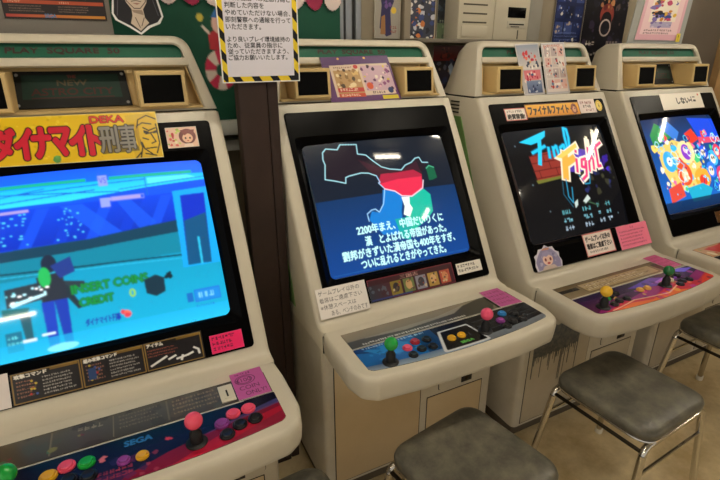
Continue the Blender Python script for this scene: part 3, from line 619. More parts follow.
# ---- second cabinet: map screen
def cab_two(c):
    p = Pic(100, 80, 330, '#0e1c2c'); p.grad(0, 0, 100, 35, '#0c1724', '#0e1a2a'); p.grad(0, 35, 100, 45, '#08305c', '#0a3f86')
    o = [(12, 5.4), (14.5, 3.2), (21.6, 4.5), (24.2, 1.5), (34.9, 2.4), (34, 8.6), (36, 9), (39.3, 9.8), (43, 14), (47.7, 18.4), (53, 20.4), (61.3, 21.8), (65, 19), (70.2, 17.5), (74, 15), (77.1, 14.6), (78.4, 18.2), (83, 18.6)]
    w = [(12, 5.4), (11.1, 9.8), (11.6, 13), (9.4, 22), (15, 23.6), (21.6, 25.9), (22.4, 22.5), (24.6, 21.8), (33, 20.8), (38, 21.5), (42.7, 23.8), (44, 28), (42.9, 28.4), (46, 32.5), (44.5, 37), (42.7, 41.7), (38.7, 46.2), (36.5, 44), (33.8, 44.3), (30.5, 46.2), (30.7, 50.7)]
    p.poly(w[:11]+[(43, 24), (60, 23), (75, 26)]+o[::-1], '#1c1420'); p.poly([(36, 14), (48, 19), (61, 22.4), (70, 19), (76, 25), (60, 24), (46, 22), (40, 20)], '#2e1522')
    p.poly([(33, 12), (47, 19.4), (61, 22.5), (74, 17), (76, 27), (57, 26), (44, 26), (40, 22)], '#3a1826', .8)
    p.poly([(43, 28), (46, 23), (57, 23.2), (70, 22.5), (75.5, 26), (73.5, 35.1), (64, 39.4), (57, 38.4), (52.7, 34.8), (46, 32.6)], '#a8203c'); p.poly([(44, 29), (57, 27.4), (75, 27.5), (73.5, 35.1), (64, 39.4), (57, 38.4), (52.7, 34.8), (46, 32.6)], '#dc2a4a')
    p.poly([(44.5, 33), (52.7, 34.8), (57.3, 39.1), (54, 47.7), (52, 62), (38, 60), (31, 50), (33.8, 45), (38.7, 46.5), (42, 42)], '#1275c4'); p.poly([(62, 39.6), (74, 35.6), (78.2, 39.8), (77, 50.7), (70.2, 55.9), (56, 62), (52, 58), (58, 49)], '#14b096')
    p.poly([(56.3, 39.1), (62, 39.6), (61, 44), (62.4, 47), (59, 52), (55, 50), (57, 45)], '#eaf4ea'); p.poly([(48, 52), (60, 52), (56, 66), (50, 64)], '#12a09a')
    p.poly([(80.3, 22.5), (83, 20.5), (86.6, 22.3), (87, 29.3), (83, 30.4), (80.2, 30.6)], '#0f5a3c'); p.line([(80.3, 22.5), (83, 20.8), (86.6, 22.3)], .6, '#4fb48a')
    p.line(o, .55, '#a4dce6'); p.line(w[:11], .55, '#a4dce6'); p.line(w[10:], .55, '#9accf0'); p.line([(46, 32.6), (52.7, 34.8), (57, 38.4), (64, 39.4), (73.5, 35.1), (75.5, 30)], .7, '#e8c8d8')
    for s, x, y, wd in (('2200年まえ、中国だいりくに', 21.5, 52.6, 62), ('漢　とよばれる帝国があった。', 25.5, 59.6, 58.5), ('劉邦がきずいた漢帝国も400年をすぎ、', 9.5, 66.2, 80), ('ついに乱れるときがやってきた。', 20, 72.4, 60.5)):
        p.text(s, x, y-.4, wd, 5.6, '#c6fbf8', bold=1)
    p.rect(2, 78.2, 96, .4, '#1c5ca4', .7)
    crt(c, p, 1)
    p = Pic(33, 18, 150, '#eae4de'); p.frame(0, 0, 33, 18, .2, '#d8c8c4')
    for k, s in enumerate(('ゲームプレイ以外の', '着席はご遠慮下さい', '※休憩スペースは', 'ある、ベンチのみです')): p.text(s, 1.5+(6 if k == 3 else 0), 1.6+k*4.1, (27, 28, 23, 24)[k], 3.0, '#33272a', bold=0)
    on_front('paper_notice', p, -.329, -.167, .2375, .3265, c, n=.0066, thick=.0008, label='white handwritten paper notice')
    p = Pic(66, 14, 260, '#3a1420'); p.frame(0, 0, 66, 14, .6, '#7a2436'); p.grad(0, 4, 16, 10, '#28303c', '#4a2430', True); p.text('三国志', 24, 1, 14, 2.4, '#d8a8a0')
    for k in range(5):
        x = 16+k*9.6; p.rect(x, 4, 8, 8.6, ['#8a7a30', '#6a7a48', '#8a8a9a', '#b09048', '#b0503c'][k]); p.ell(x+4, 8, 2.4, 3, ['#2a2430', '#c8a070', '#3a3440', '#d0a878', '#c88a60'][k]); p.blots(6, ['#2a1c20', '#c8b890', '#5a4a40', '#a04030'], .5, 1.3, (x+1, 4.5, 6, 7.5))
    p.blots(10, ['#5a6a78', '#8a98a0', '#402028'], .8, 2, (1, 3, 12, 9), .7); p.rect(1, 12.6, 30, .9, '#2a3a78')
    on_front('character_card', p, -.160, .158, .2435, .312, c, SATIN, label='dark red card with a row of portraits')
    p = Pic(26, 10, 90, '#e4ded2'); p.scrib(1.5, 1.4, 23, 7.6, '#3a3432', 2, .3)
    on_front('notice_sticker', p, .173, .2765, .2535, .2915, c, label='small white printed notice')
    p = Pic(100, 13.3, 280, '#8a7e68'); p.grad(0, 0, 100, 13.3, '#8a806c', '#6a6456'); p.poly([(0, 7), (50, 6.4), (82, 0), (96, 0), (88, 4), (80, 13.3), (0, 13.3)], '#34342f', .85); p.poly([(6, 7), (50, 6), (70, 2), (60, 7), (30, 9)], '#9a9484', .7); p.scrib(6, 10.4, 60, 1.8, '#dcd8cc', 1, .3); p.rect(84, 0, 5, 13.3, '#2a2620'); p.line([(0, 13), (100, 13)], .6, '#d0ccc0')  # tan and dark diagonal bands are reflections painted into the strip
    strip(c, p)
    p = Pic(100, 22, 320, '#15171c'); p.grad(0, 0, 40, 22, '#0b2a5c', '#1466b4', True); p.poly([(0, 22), (0, 4), (10, 8), (26, 10), (38, 22)], '#1c6cb8', .7); p.poly([(4, 3), (22, 2), (30, 12), (12, 12)], '#2b92dc', .6); p.grad(30, 0, 12, 22, '#0e1f3a', '#1a2030', True, .7)
    p.blots(16, ['#0a1e48', '#2a86d0', '#123a78', '#1a2a40'], 1, 3, (4, 2, 32, 18), .5); p.scrib(4, .8, 34, 2, '#9fc8ea', 1, .3)
    p.grad(0, 17.6, 100, 4.4, '#5f7a98', '#8898a8'); p.grad(60, 17.6, 40, 4.4, '#6e7276', '#54565a', al=.8)
    for y in (5, 9.5, 14): p.line([(62, y), (100, y-.6)], .5, '#33373c')
    p.blots(12, ['#22262c', '#2c3138'], 1.5, 3.6, (64, 2, 34, 14), .8)
    p.poly(rpoly([(42, 4.4), (59, 4.4), (61.5, 21), (35.5, 21), (37, 17)], 1), '#c4c8cc'); p.poly(rpoly([(43, 5.4), (58.2, 5.4), (60.4, 20), (37.4, 20)], 1), '#0e0f12')
    p.text('SEGA', 47, 16.4, 7, 1.6, '#58b04a', bold=1); p.scrib(42, 11.5, 14, 3, '#3c4048', 1, .2)
    overlay(c, p)
    p = scribble_pic(15, 18, '#b2558e', '#7a2a62', 4, 70); on_panel('price_sticker', p, [(.213, -.405), (.292, -.405), (.298, -.515), (.214, -.512)], c, label='pink purple coin price sticker')
    joystick(c, -.237, -.605, '#129c40', 'green'); joystick(c, .078, -.597, '#ee5078', 'rose')
    for x, y, col, l in ((-.166, -.572, PINK, 'pink'), (-.132, -.556, RED, 'dark red'), (-.097, -.560, BLK, 'black'), (-.168, -.605, BLK, 'black'), (-.134, -.592, BLK, 'black'), (-.100, -.596, BLK, 'black'),
                         (.155, -.574, PUR, 'purple'), (.187, -.545, BLU, 'blue'), (.222, -.560, BLK, 'black'), (.152, -.606, BLK, 'black'), (.187, -.592, BLK, 'black'), (.222, -.596, BLK, 'black')): button(c, x, y, col, l, .0135)
    button(c, -.031, -.586, YEL, 'yellow', .0125); button(c, .003, -.586, YEL, 'yellow', .0125)
cab_two(CAB[1])

# ---- third cabinet: neon title
def cab_three(c):
    p = Pic(100, 80, 340, '#04060b')
    p.grad(0, 0, 100, 18, '#0a1018', '#06090e')
    p.poly([(17, 19.5), (45, 17), (47, 37.6), (18.3, 39)], '#8a2f26')
    for y in (19, 24.4, 30, 35.4): p.line([(17, y+.8), (46, y)], .6, '#4c1414')
    for x, y in ((24, 19.6), (33, 25), (22, 30.5), (38, 30), (29, 19.4)): p.line([(x, y), (x+.3, y+5)], .6, '#4c1414')
    p.poly([(17, 37.4), (46, 36.2), (46, 38), (18, 39.8)], '#6a6a2a')
    p.blots(26, ['#2a1c9a', '#4a2ac8', '#3a1a80', '#5a38d8'], 1.4, 4, (58, 20, 38, 16), .8); p.blots(24, ['#1c2450', '#232c66', '#3a3a28', '#18203c'], 1.4, 3.4, (60, 33, 36, 20), .7)
    def strokes(Q, w, col): 
        for q in Q: p.line(q, w, col)
    fin = [[(31.5, 6), (29, 14), (24.5, 26)], [(21, 17.4), (34, 13.6)], [(36.8, 15), (35.2, 22.4)], [(40, 22), (41.2, 15)], [(41, 16.4), (44.6, 14.4), (44.4, 21.2)], [(51.6, 14.4), (48, 16), (47.6, 20.4), (51, 19.6), (52.4, 14)], [(52.4, 14), (52.6, 20)], [(54.4, 20), (56, 8), (57.8, 1.4), (60.4, 2.4), (59.6, 9), (56, 20)]]
    p.poly([(42, 22), (60, 17), (74, 20), (76, 32), (60, 36), (46, 34)], '#5a3ab0', .8)
    strokes(fin, 3.2, '#0d6f94'); p.poly([(12.5, 8.6), (39, 2), (37, 6.4), (29.5, 10), (22, 11.4)], '#20c4ea'); strokes(fin, 1.9, '#1fc0ea'); p.line(fin[0], 3.2, '#20c4ea')
    eff = [[(50.5, 21), (47.5, 29), (44.6, 38.4)], [(47.6, 28.6), (58, 25)]]; rest = [[(60.4, 26), (57.6, 35.4)], [(62, 20.6), (62.4, 19.6)], [(70, 26.4), (65.6, 27), (63.6, 32), (67, 33), (70.4, 26.4), (66, 39), (60, 42)], [(78, 12.5), (74.4, 24), (70.8, 36)], [(73.6, 28.6), (77.4, 24.4), (78, 28), (76, 35)], [(88, 8), (85, 20), (81.6, 33.4), (85, 33)], [(79.6, 20.4), (93, 15)]]
    strokes(eff, 8.4, '#f2e2c4'); p.poly([(38.6, 23.4), (66, 12), (67, 18), (56, 23), (44, 26)], '#f2e2c4'); strokes(rest, 5.2, '#f6e6d0')
    strokes(eff, 5.6, '#f0a844'); p.poly([(41, 22.6), (65, 13.6), (65, 17), (54, 21.4), (46, 24)], '#f4c25c'); strokes(rest, 2.4, '#e83a72'); p.line([(88.4, 5), (87, 13)], 3, '#fff2c8'); p.line([(78.6, 10), (77, 17)], 2.6, '#f8e8c0')
    p.line([(44, 39), (42, 52), (45, 57), (47.5, 46)], .8, '#2a8cb0'); p.line([(58, 38), (62, 45), (67, 45), (70, 36)], .8, '#2a8cb0'); p.line([(40, 41), (38, 50), (44, 60)], .6, '#1c5c74')
    p.poly([(46, 57), (50, 55), (49, 59), (46, 61)], '#b8c8c0'); p.poly([(55, 57), (61, 53), (63, 56), (57, 59)], '#c0ccc4')
    for r, (y, cl) in enumerate(((61, '#5aa4ac'), (66.6, '#74b0be'), (72.2, '#a0b4c4'))):
        for x, w in ((32, 8), (52, 10), (68, 5), (77, 5)):
            p.scrib(x, y-(1 if x > 60 else 0), w, 3.2, cl, 1, .05)
    p.line([(60, 58), (70, 62)], .8, '#3a5a40'); p.blots(6, ['#2a4a3a', '#405a48'], .6, 1.6, (56, 55, 22, 8), .7)
    for x, y in ((8, 11), (13, 40), (22, 60), (90, 70)): p.ell(x, y, .5, .6, '#6a8088')
    crt(c, p)
    p = Pic(21, 9.6, 90, '#ece2d8'); p.frame(0, 0, 21, 9.6, .7, '#d8706a'); p.scrib(2, 1.5, 17, 2.2, '#332828', 1, .1); p.text('絶賛稼働!', 2, 4.4, 17, 4, '#221a1a', bold=2)
    on_front('notice_sticker', p, -.2385, -.137, -.2915, -.2435, c, SATIN, label='small white notice with a red border')
    p = Pic(60, 11.6, 240, '#e0981c'); p.grad(1, 1, 58, 9.6, '#f0b428', '#d88a16'); p.frame(0, 0, 60, 11.6, .7, '#6a3c14'); p.text('ファイナルファイト', 3, 2.4, 44, 7, '#24140a', bold=3); p.ell(53.5, 6, 3.6, 4.6, '#8a4a34'); p.ell(53.5, 6.6, 2, 2.6, '#d8a078'); p.blots(6, ['#3a2430', '#a04038'], .5, 1.2, (50, 1.6, 7, 8))
    on_front('title_card', p, -.136, .150, -.303, -.249, c, SATIN, n=.0062, label='orange card with the game title')
    p = Pic(20, 11, 90, '#ecdcd6'); p.scrib(2, 1.5, 16, 2.6, '#8a3a3a', 1, .1); p.scrib(5, 4.5, 11, 2.6, '#332828', 1, .1); p.scrib(7, 7.6, 11, 2.2, '#8a3a3a', 1, .1)
    on_front('paper_notice', p, .151, .244, -.311, -.2525, c, n=.0064, label='pale pink notice')
    p = Pic(10, 10, 60, '#e4c64a'); p.ell(5, 5, 3.9, 3.9, '#d8b432'); p.ell(5, 5, 3.2, 3.2, '#ecd468'); p.text('¥', 3.8, 3, 2.4, 4, '#8a6a1a', bold=1); p.cut(p.pmask([(5+4.8*math.cos(t*.2), 5+4.8*math.sin(t*.2)) for t in range(32)]))
    on_front('round_sticker', p, .2475, .2855, -.306, -.257, c, SATIN, label='round yellow sticker')
    p = Pic(33, 18, 150, '#f0e2d8'); p.frame(0, 0, 33, 18, .9, '#d87a78'); p.text('ゲームプレイ以外の', 2.4, 2.4, 28, 4.4, '#241a1c', bold=2); p.text('着席はご遠慮下さい', 2.4, 8, 28, 4.4, '#241a1c', bold=2); p.scrib(4, 13.6, 25, 2.4, '#3a2c2c', 1, .2)
    on_front('seat_notice', p, -.035, .122, .2205, .3065, c, SATIN, label='white notice with a pink border')
    p = Pic(34, 19, 150, '#f07e9a'); p.scrib(15, 1.4, 4, 2, '#a83a5a', 1, .1); p.scrib(2.4, 4.4, 29, 13.4, '#8a2c4c', 5, .5)
    on_front('pink_notice', p, .150, .3305, .220, .3125, c, n=.0068, label='pink handwritten notice')
    # cut-out sticker of a girl with lilac hair
    p = Pic(28, 22, 130, '#cfc9d4'); m = p.pmask([(1.5, 22), (.6, 17), (2, 12), (1.6, 8.6), (5, 7), (7, 3.6), (11, 3.4), (14, .6), (17.4, 3), (21.6, 3), (23, 7), (26.6, 9), (26, 13), (27.6, 17), (26.4, 22)]); p.cut(m)
    p.poly([(3, 21.4), (2.2, 14), (5, 9.4), (9, 5), (15, 2.6), (20, 5.4), (24, 10), (26, 15), (25.4, 21.4)], '#8d86a8'); p.blots(26, ['#a9a4c0', '#6f6890', '#bdb8cc', '#7a7496'], .7, 2.6, (4, 6, 20, 15), .8); p.ell(14, 13.4, 5, 5.2, '#e8c4b0'); p.poly([(8.5, 12), (10, 7), (15, 6), (19.4, 8.4), (19.4, 12), (16, 9.6), (13, 11), (11, 10)], '#9a92b4'); p.ell(11.8, 13.4, 1, 1.5, '#7a3a3a'); p.ell(16.6, 13.4, 1, 1.5, '#7a3a3a'); p.ell(14.2, 16.6, 1.6, 1, '#b84848'); p.poly([(6, 22), (9, 18.6), (19, 18.6), (22, 22)], '#c8b4a8')
    p.poly([(10, 5), (12, 3.4), (18, 3.6), (17, 5.4)], '#c88a6a')
    on_front('girl_sticker', p, -.296, -.163, .2235, .3135, c, SATIN, n=.006, label='cut-out sticker of a girl with lilac hair')
    p = Pic(100, 13.3, 300, '#7a6a4c'); p.grad(0, 0, 100, 13.3, '#5a4c34', '#86765a'); p.rect(16, 2.4, 62, 9, '#a08c68'); p.frame(16, 2.4, 62, 9, .5, '#4c3c28'); p.scrib(18, 4, 58, 6.4, '#dccdb0', 2, .3); p.scrib(18, 4, 58, 6.4, '#4a2c24', 2, .5, .7); p.rect(0, 4, 14, 3, '#2c241a'); p.rect(80, 3, 8, 8, '#3a3024'); p.line([(0, 13), (100, 13)], .6, '#d8cfb8')
    strip(c, p)
    p = Pic(100, 22, 330, '#1c1440'); p.grad(0, 0, 100, 22, '#1a1640', '#5a1c4a'); p.poly([(0, 22), (14, 10), (30, 14), (52, 9), (74, 15), (100, 8), (100, 22)], '#8a2a6e'); p.poly([(4, 22), (22, 15), (44, 18), (66, 12), (86, 18), (100, 14), (100, 22)], '#c43a4a'); p.poly([(10, 22), (26, 18), (40, 20), (58, 16.5), (70, 22)], '#e0713a'); p.poly([(82, 22), (92, 17), (100, 15.5), (100, 22)], '#e04a36')
    p.poly([(38, 5), (62, 1), (74, 6), (56, 10)], '#5a3aa8'); p.poly([(56, 7), (72, 4), (84, 7), (66, 11)], '#9a5ad8'); p.poly([(80, 0), (92, 0), (100, 4), (90, 6)], '#6a5ae0'); p.blots(36, ['#e8b84a', '#d04a7a', '#7a3ac0', '#f08a5a', '#3a1c60', '#b84ab0', '#28184c'], 1, 3, (6, 5, 92, 16), .6); p.line([(10, 21), (30, 16), (55, 19), (78, 12)], .7, '#f8d8b0', .7)
    overlay(c, p)
    p = scribble_pic(15, 18, '#b65080', '#8a2c5c', 4, 70); on_panel('price_sticker', p, [(.213, -.401), (.292, -.399), (.290, -.505), (.214, -.505)], c, label='pink purple coin price sticker')
    joystick(c, -.252, -.592, '#eab92a', 'golden yellow'); joystick(c, .068, -.584, '#0f6a34', 'dark green')
    for x, y, col, l in ((-.139, -.550+.0, BLK, 'black'), (-.196, -.560, GRN, 'green'), (-.168, -.552, BLK, 'black'), (-.206, -.596, BLK, 'black'), (-.172, -.588, BLK, 'black'), (-.138, -.590, BLK, 'black'),
                         (.120, -.566, '#d8d4b8', 'cream'), (.150, -.548, BLK, 'black'), (.184, -.552, BLK, 'black'), (.122, -.602, BLK, 'black'), (.154, -.590, BLK, 'black'), (.188, -.592, BLK, 'black')): button(c, x, y, col, l, .0135)
    button(c, -.042, -.569, '#e0a850', 'amber', .0125); button(c, -.008, -.571, '#e0a850', 'amber', .0125)
    # dark paint stain with drips under the shelf
    bm = bmesh.new(); rnd = random.Random(4)
    pts = [(x, .470+.012*rnd.random()) for x in np.linspace(-.290, -.05, 20)]; low = []; x = -.05
    while x > -.286:
        w = rnd.uniform(.002, .005); b0 = .352+.02*rnd.random(); d = rnd.choice([.015, .03, .05, .08, .12, .16])*rnd.uniform(.6, 1.1)
        low += [(x, b0), (x-.001, b0-d), (x-w, b0-d-.003), (x-w-.001, b0)]; x -= w+rnd.uniform(.002, .010)
    prism(bm, pts+low, 'y', -.3866, -.3852); tag(finish('paint_stain', bm, mat('stain_grey', '#45494a', .6, noise=.7, nscale=60, dirt='#7d7766'), c), 'dark grey paint stain with drips')
cab_three(CAB[2])

# ---- fourth cabinet: crowded rainbow picture
def cab_four(c):
    p = Pic(100, 80, 330, '#1a3aa8'); p.grad(0, 0, 100, 80, '#142a50', '#1668c8')
    p.poly([(6, 14), (16, 4), (26, 10), (30, 18), (6, 24)], '#2a8a4a'); p.poly([(20, 8), (32, 3), (42, 14), (34, 22)], '#3a7ad0'); p.poly([(60, 2), (100, 4), (100, 22), (66, 20)], '#1c4ad8'); p.poly([(66, 20), (100, 22), (100, 26), (64, 26)], '#e04a6a'); p.poly([(48, 16), (60, 12), (66, 22), (52, 26)], '#e03a2a')
    p.poly([(8, 26), (30, 20), (48, 26), (58, 44), (44, 62), (16, 64), (8, 44)], '#e8c86a'); p.blots(60, ['#38b8e8', '#e0403a', '#f0d060', '#2a58d8', '#e868a0', '#48c878', '#f4ecd8', '#7a3ac8', '#f08a30'], 1.4, 5, (6, 16, 90, 52))
    p.ell(42, 32, 11, 10, '#f0dca0'); p.ell(42, 32, 6, 7, '#8a3ac0'); p.ell(42, 30, 3, 3, '#f0c8d8'); p.ell(32, 50, 9, 10, '#e8542a'); p.ell(32, 51, 4, 6, '#f4c89a'); p.ell(54, 56, 11, 9, '#f0a838'); p.ell(54, 58, 5, 5, '#e8402a'); p.ell(18, 38, 7, 9, '#38a8e0'); p.ell(18, 38, 3, 4, '#e8f0f0')
    for x, y, r, cl in ((66, 34, 6, '#2a58e0'), (78, 40, 7, '#48b8f0'), (88, 34, 6, '#e0405a'), (70, 50, 7, '#3a7ae8'), (84, 56, 8, '#d83a68'), (96, 46, 6, '#f0c040'), (92, 62, 6, '#48c8a0')): p.ell(x, y, r, r, cl); p.ell(x-1, y+1, r*.55, r*.6, '#f0e0d0'); p.ell(x-2, y, r*.14, r*.2, '#181828'); p.ell(x+1, y, r*.14, r*.2, '#181828')
    for _ in range(26):
        cx, cy, r = p.rnd.uniform(8, 98), p.rnd.uniform(18, 66), p.rnd.uniform(1.6, 5); k = p.rnd.randint(5, 8); ph = p.rnd.random()*6
        p.line([(cx+r*p.rnd.uniform(.6, 1.2)*math.cos(ph+t*6.28/k), cy+r*p.rnd.uniform(.6, 1.2)*math.sin(ph+t*6.28/k)) for t in range(k)], .7, p.rnd.choice(['#aeeaf8', '#e8f4f4', '#58c8f0', '#1c2a70']), 1, True)
    p.blots(34, ['#2ab4ec', '#1c58d8', '#88d8f4'], .8, 2.4, (54, 26, 44, 40)); p.blots(22, ['#f0d890', '#e8b060', '#f4e8c8', '#58b8e8'], .8, 2.4, (8, 20, 44, 42))
    p.poly([(30, 62), (52, 60), (64, 66), (56, 74), (34, 74)], '#20a8c8'); p.poly([(8, 60), (24, 56), (26, 68), (8, 72)], '#d8483a'); p.blots(40, ['#1c2a80', '#f4f0e0', '#e0403a', '#38c0e8'], .6, 1.6, (6, 18, 92, 52)); p.grad(0, 71, 100, 9, '#0c2a4a', '#0a1a30', al=.9)
    crt(c, p)
    p = Pic(60, 15.6, 160, '#eee6d8'); p.text('しない', 22, 4.6, 18, 5.6, '#1c1a1a', bold=2); p.scrib(40, 4, 14, 6, '#2a2626', 1, .1); p.ell(55, 2.6, 1, 1, '#c83028')
    on_front('paper_notice', p, -.106, .200, -.3165, -.2385, c, SATIN, n=.0062, label='white card with black lettering')
    p = Pic(30, 10, 120, '#5a3a1c'); p.blots(20, ['#c8883a', '#7a4a28', '#e0b050'], .6, 2)
    on_front('character_card', p, .02, .20, .25, .30, c, SATIN, label='small brown and orange card')
    p = Pic(100, 13.3, 200, '#c09a70'); p.poly([(8, 3), (40, 1), (46, 11), (14, 12)], '#c8483a'); p.blots(40, ['#e8d8b0', '#c8584a', '#b03a30', '#e0b878', '#8a9a60'], 1, 3.4, al=.8); strip(c, p)
    p = Pic(100, 22, 200, '#1a1418'); p.blots(40, ['#8a2030', '#281c30', '#c04030', '#3a2a50'], 2, 5); overlay(c, p)
    joystick(c, -.237, -.600, '#d0342c', 'scarlet'); joystick(c, .078, -.594, '#2a6ac0', 'sky blue')
    for x in (-.166, -.132, -.098, .155, .189, .223):
        button(c, x, -.560, BLK, 'black'); button(c, x-.003, -.598, BLK, 'black')
cab_four(CAB[3])

# ---------------------------------------------------------------- wooden post with the warning sign
def post():
    t = thing('wooden_post', 'dark brown wooden post between the first two arcade cabinets', 'post', (.447, 0, 0))
    bm = bmesh.new(); box(bm, -.069, .010, -.09, -.04, 0, 2.55, .004); finish('post_board', bm, WOOD, t)
    bm = bmesh.new(); box(bm, .012, .0425, -.084, -.036, 0, 2.55, .004); finish('post_board', bm, WOOD, t)
    p = Pic(100, 150, 330, '#e2d72a')
    def stripes(x0, y0, x1, y1):
        p.rect(x0, y0, x1-x0, y1-y0, '#e6c92c')
    stripes(1.5, 1.5, 98.5, 148.5)
    k = -10
    while k < 160:
        p.poly([(1.5, k), (7.5, k+7), (7.5, k+18), (1.5, k+11)], '#131313'); p.poly([(92.5, k), (98.5, k+7), (98.5, k+18), (92.5, k+11)], '#131313'); k += 24
    for x in range(12, 96, 24): p.poly([(x, 142.5), (x+10, 142.5), (x+14, 148.5), (x+4, 148.5)], '#131313'); p.poly([(x, 1.5), (x+10, 1.5), (x+14, 7.5), (x+4, 7.5)], '#131313')
    p.rect(7.5, 7.5, 85, 135, '#dedbe6'); p.frame(0, 0, 100, 150, 1.5, '#ecebe8')
    rows = [('または当店への迷惑行為と', 53.5, 80), ('判断した内容を', 61.4, 47), ('やめていただけない場合、', 69.4, 80), ('即刻警察への通報を行って', 77.2, 80), ('いただきます。', 85, 42), ('より良いプレイ環境維持の', 99, 78), ('ため、従業員の指示に', 106, 68), ('従っていただきますよう、', 113, 76), ('ご協力お願いいたします。', 120, 74)]
    for s, y, w in rows: p.text(s, 10, y-3.2, w, 6.4, '#2a2830', bold=1)
    
    s = art('warning_sign', p, quad((.3405, -.096, 1.648), (.554, -.096, 1.650), (.551, -.096, 1.335), (.339, -.096, 1.3335)), GLOSSP, None, .003)
    tag(s, 'laminated warning notice with a black and yellow hazard border on the wooden post', 'sign')
post()

# ---------------------------------------------------------------- stools
def make_stool():
    t = thing('stool', '', 'stool')
    bm = bmesh.new()
    def rr(hx, hy, r, z): return [(x, y, z) for x, y in rpoly([(-hx, -hy), (hx, -hy), (hx, hy), (-hx, hy)], r, 7)]
    rings = [rr(.148, .146, .05, .390), rr(.158, .156, .056, .391), rr(.163, .161, .060, .397), rr(.164, .162, .060, .410), rr(.160, .158, .058, .421), rr(.148, .146, .052, .427), rr(.11, .11, .04, .4295), rr(.05, .05, .02, .4285)]
    loft(bm, rings)
    finish('seat', bm, VINYL, t, angle=60)
    bm = bmesh.new(); pts = rr(.161, .159, .060, .3905); tube(bm, pts+[pts[0]], .0048, 8); finish('seat_rim', bm, CHROME, t)
    for sy in (-1, 1):
        bm = bmesh.new()
        tube(bm, [(-.160, sy*.150, .352), (-.153, sy*.149, .368), (-.138, sy*.148, .3755), (.138, sy*.148, .3755), (.153, sy*.149, .368), (.160, sy*.150, .352)], .0105, 12); finish('top_rail', bm, CHROME, t)
        for sx in (-1, 1):
            bm = bmesh.new(); tube(bm, [(sx*.160, sy*.150, .352), (sx*.212, sy*.172, .012)], .0105, 12); l = finish('leg', bm, CHROME, t)
            bm = bmesh.new(); lathe(bm, [(.0125, 0), (.0140, .003), (.0140, .022), (.0112, .026)], 16, (sx*.2135, sy*.1725, 0)); f = finish('rubber_foot', bm, RUBBER, l); tag(f, 'white rubber foot')
        bm = bmesh.new(); tube(bm, [(-.1715, sy*.155, .285), (.1715, sy*.155, .285)], .0055, 10); finish('stretcher', bm, CHROME, t)
    for sx in (-1, 1):
        bm = bmesh.new(); tube(bm, [(sx*.1590, -.150, .360), (sx*.1590, .150, .360)], .0060, 10); finish('side_bar', bm, DARKM, t)
    return t
def copy_tree(o, parent=None):
    c = o.copy(); COL.objects.link(c)
    if parent: c.parent = parent
    for ch in o.children: copy_tree(ch, c)
    return c
S0 = make_stool()
STOOLS = [((.764, -.708, 10), 'worn black padded stool in front of the map screen cabinet'),
          ((1.394, -.694, 4), 'wrinkled black padded stool with chrome legs in front of the neon title cabinet'),
          ((2.092, -.668, 2), 'black padded stool in front of the farthest, rainbow screen cabinet'),
          ((.252, -.700, 4), 'stool mostly hidden beneath the control shelf of the blue screen cabinet')]
for k, ((x, y, r), lab) in enumerate(STOOLS):
    s = S0 if k == 0 else copy_tree(S0)
    s.location = (x, y, 0); s.rotation_euler = (0, 0, math.radians(r)); tag(s, lab, 'stool', 'padded stools in front of the cabinets')

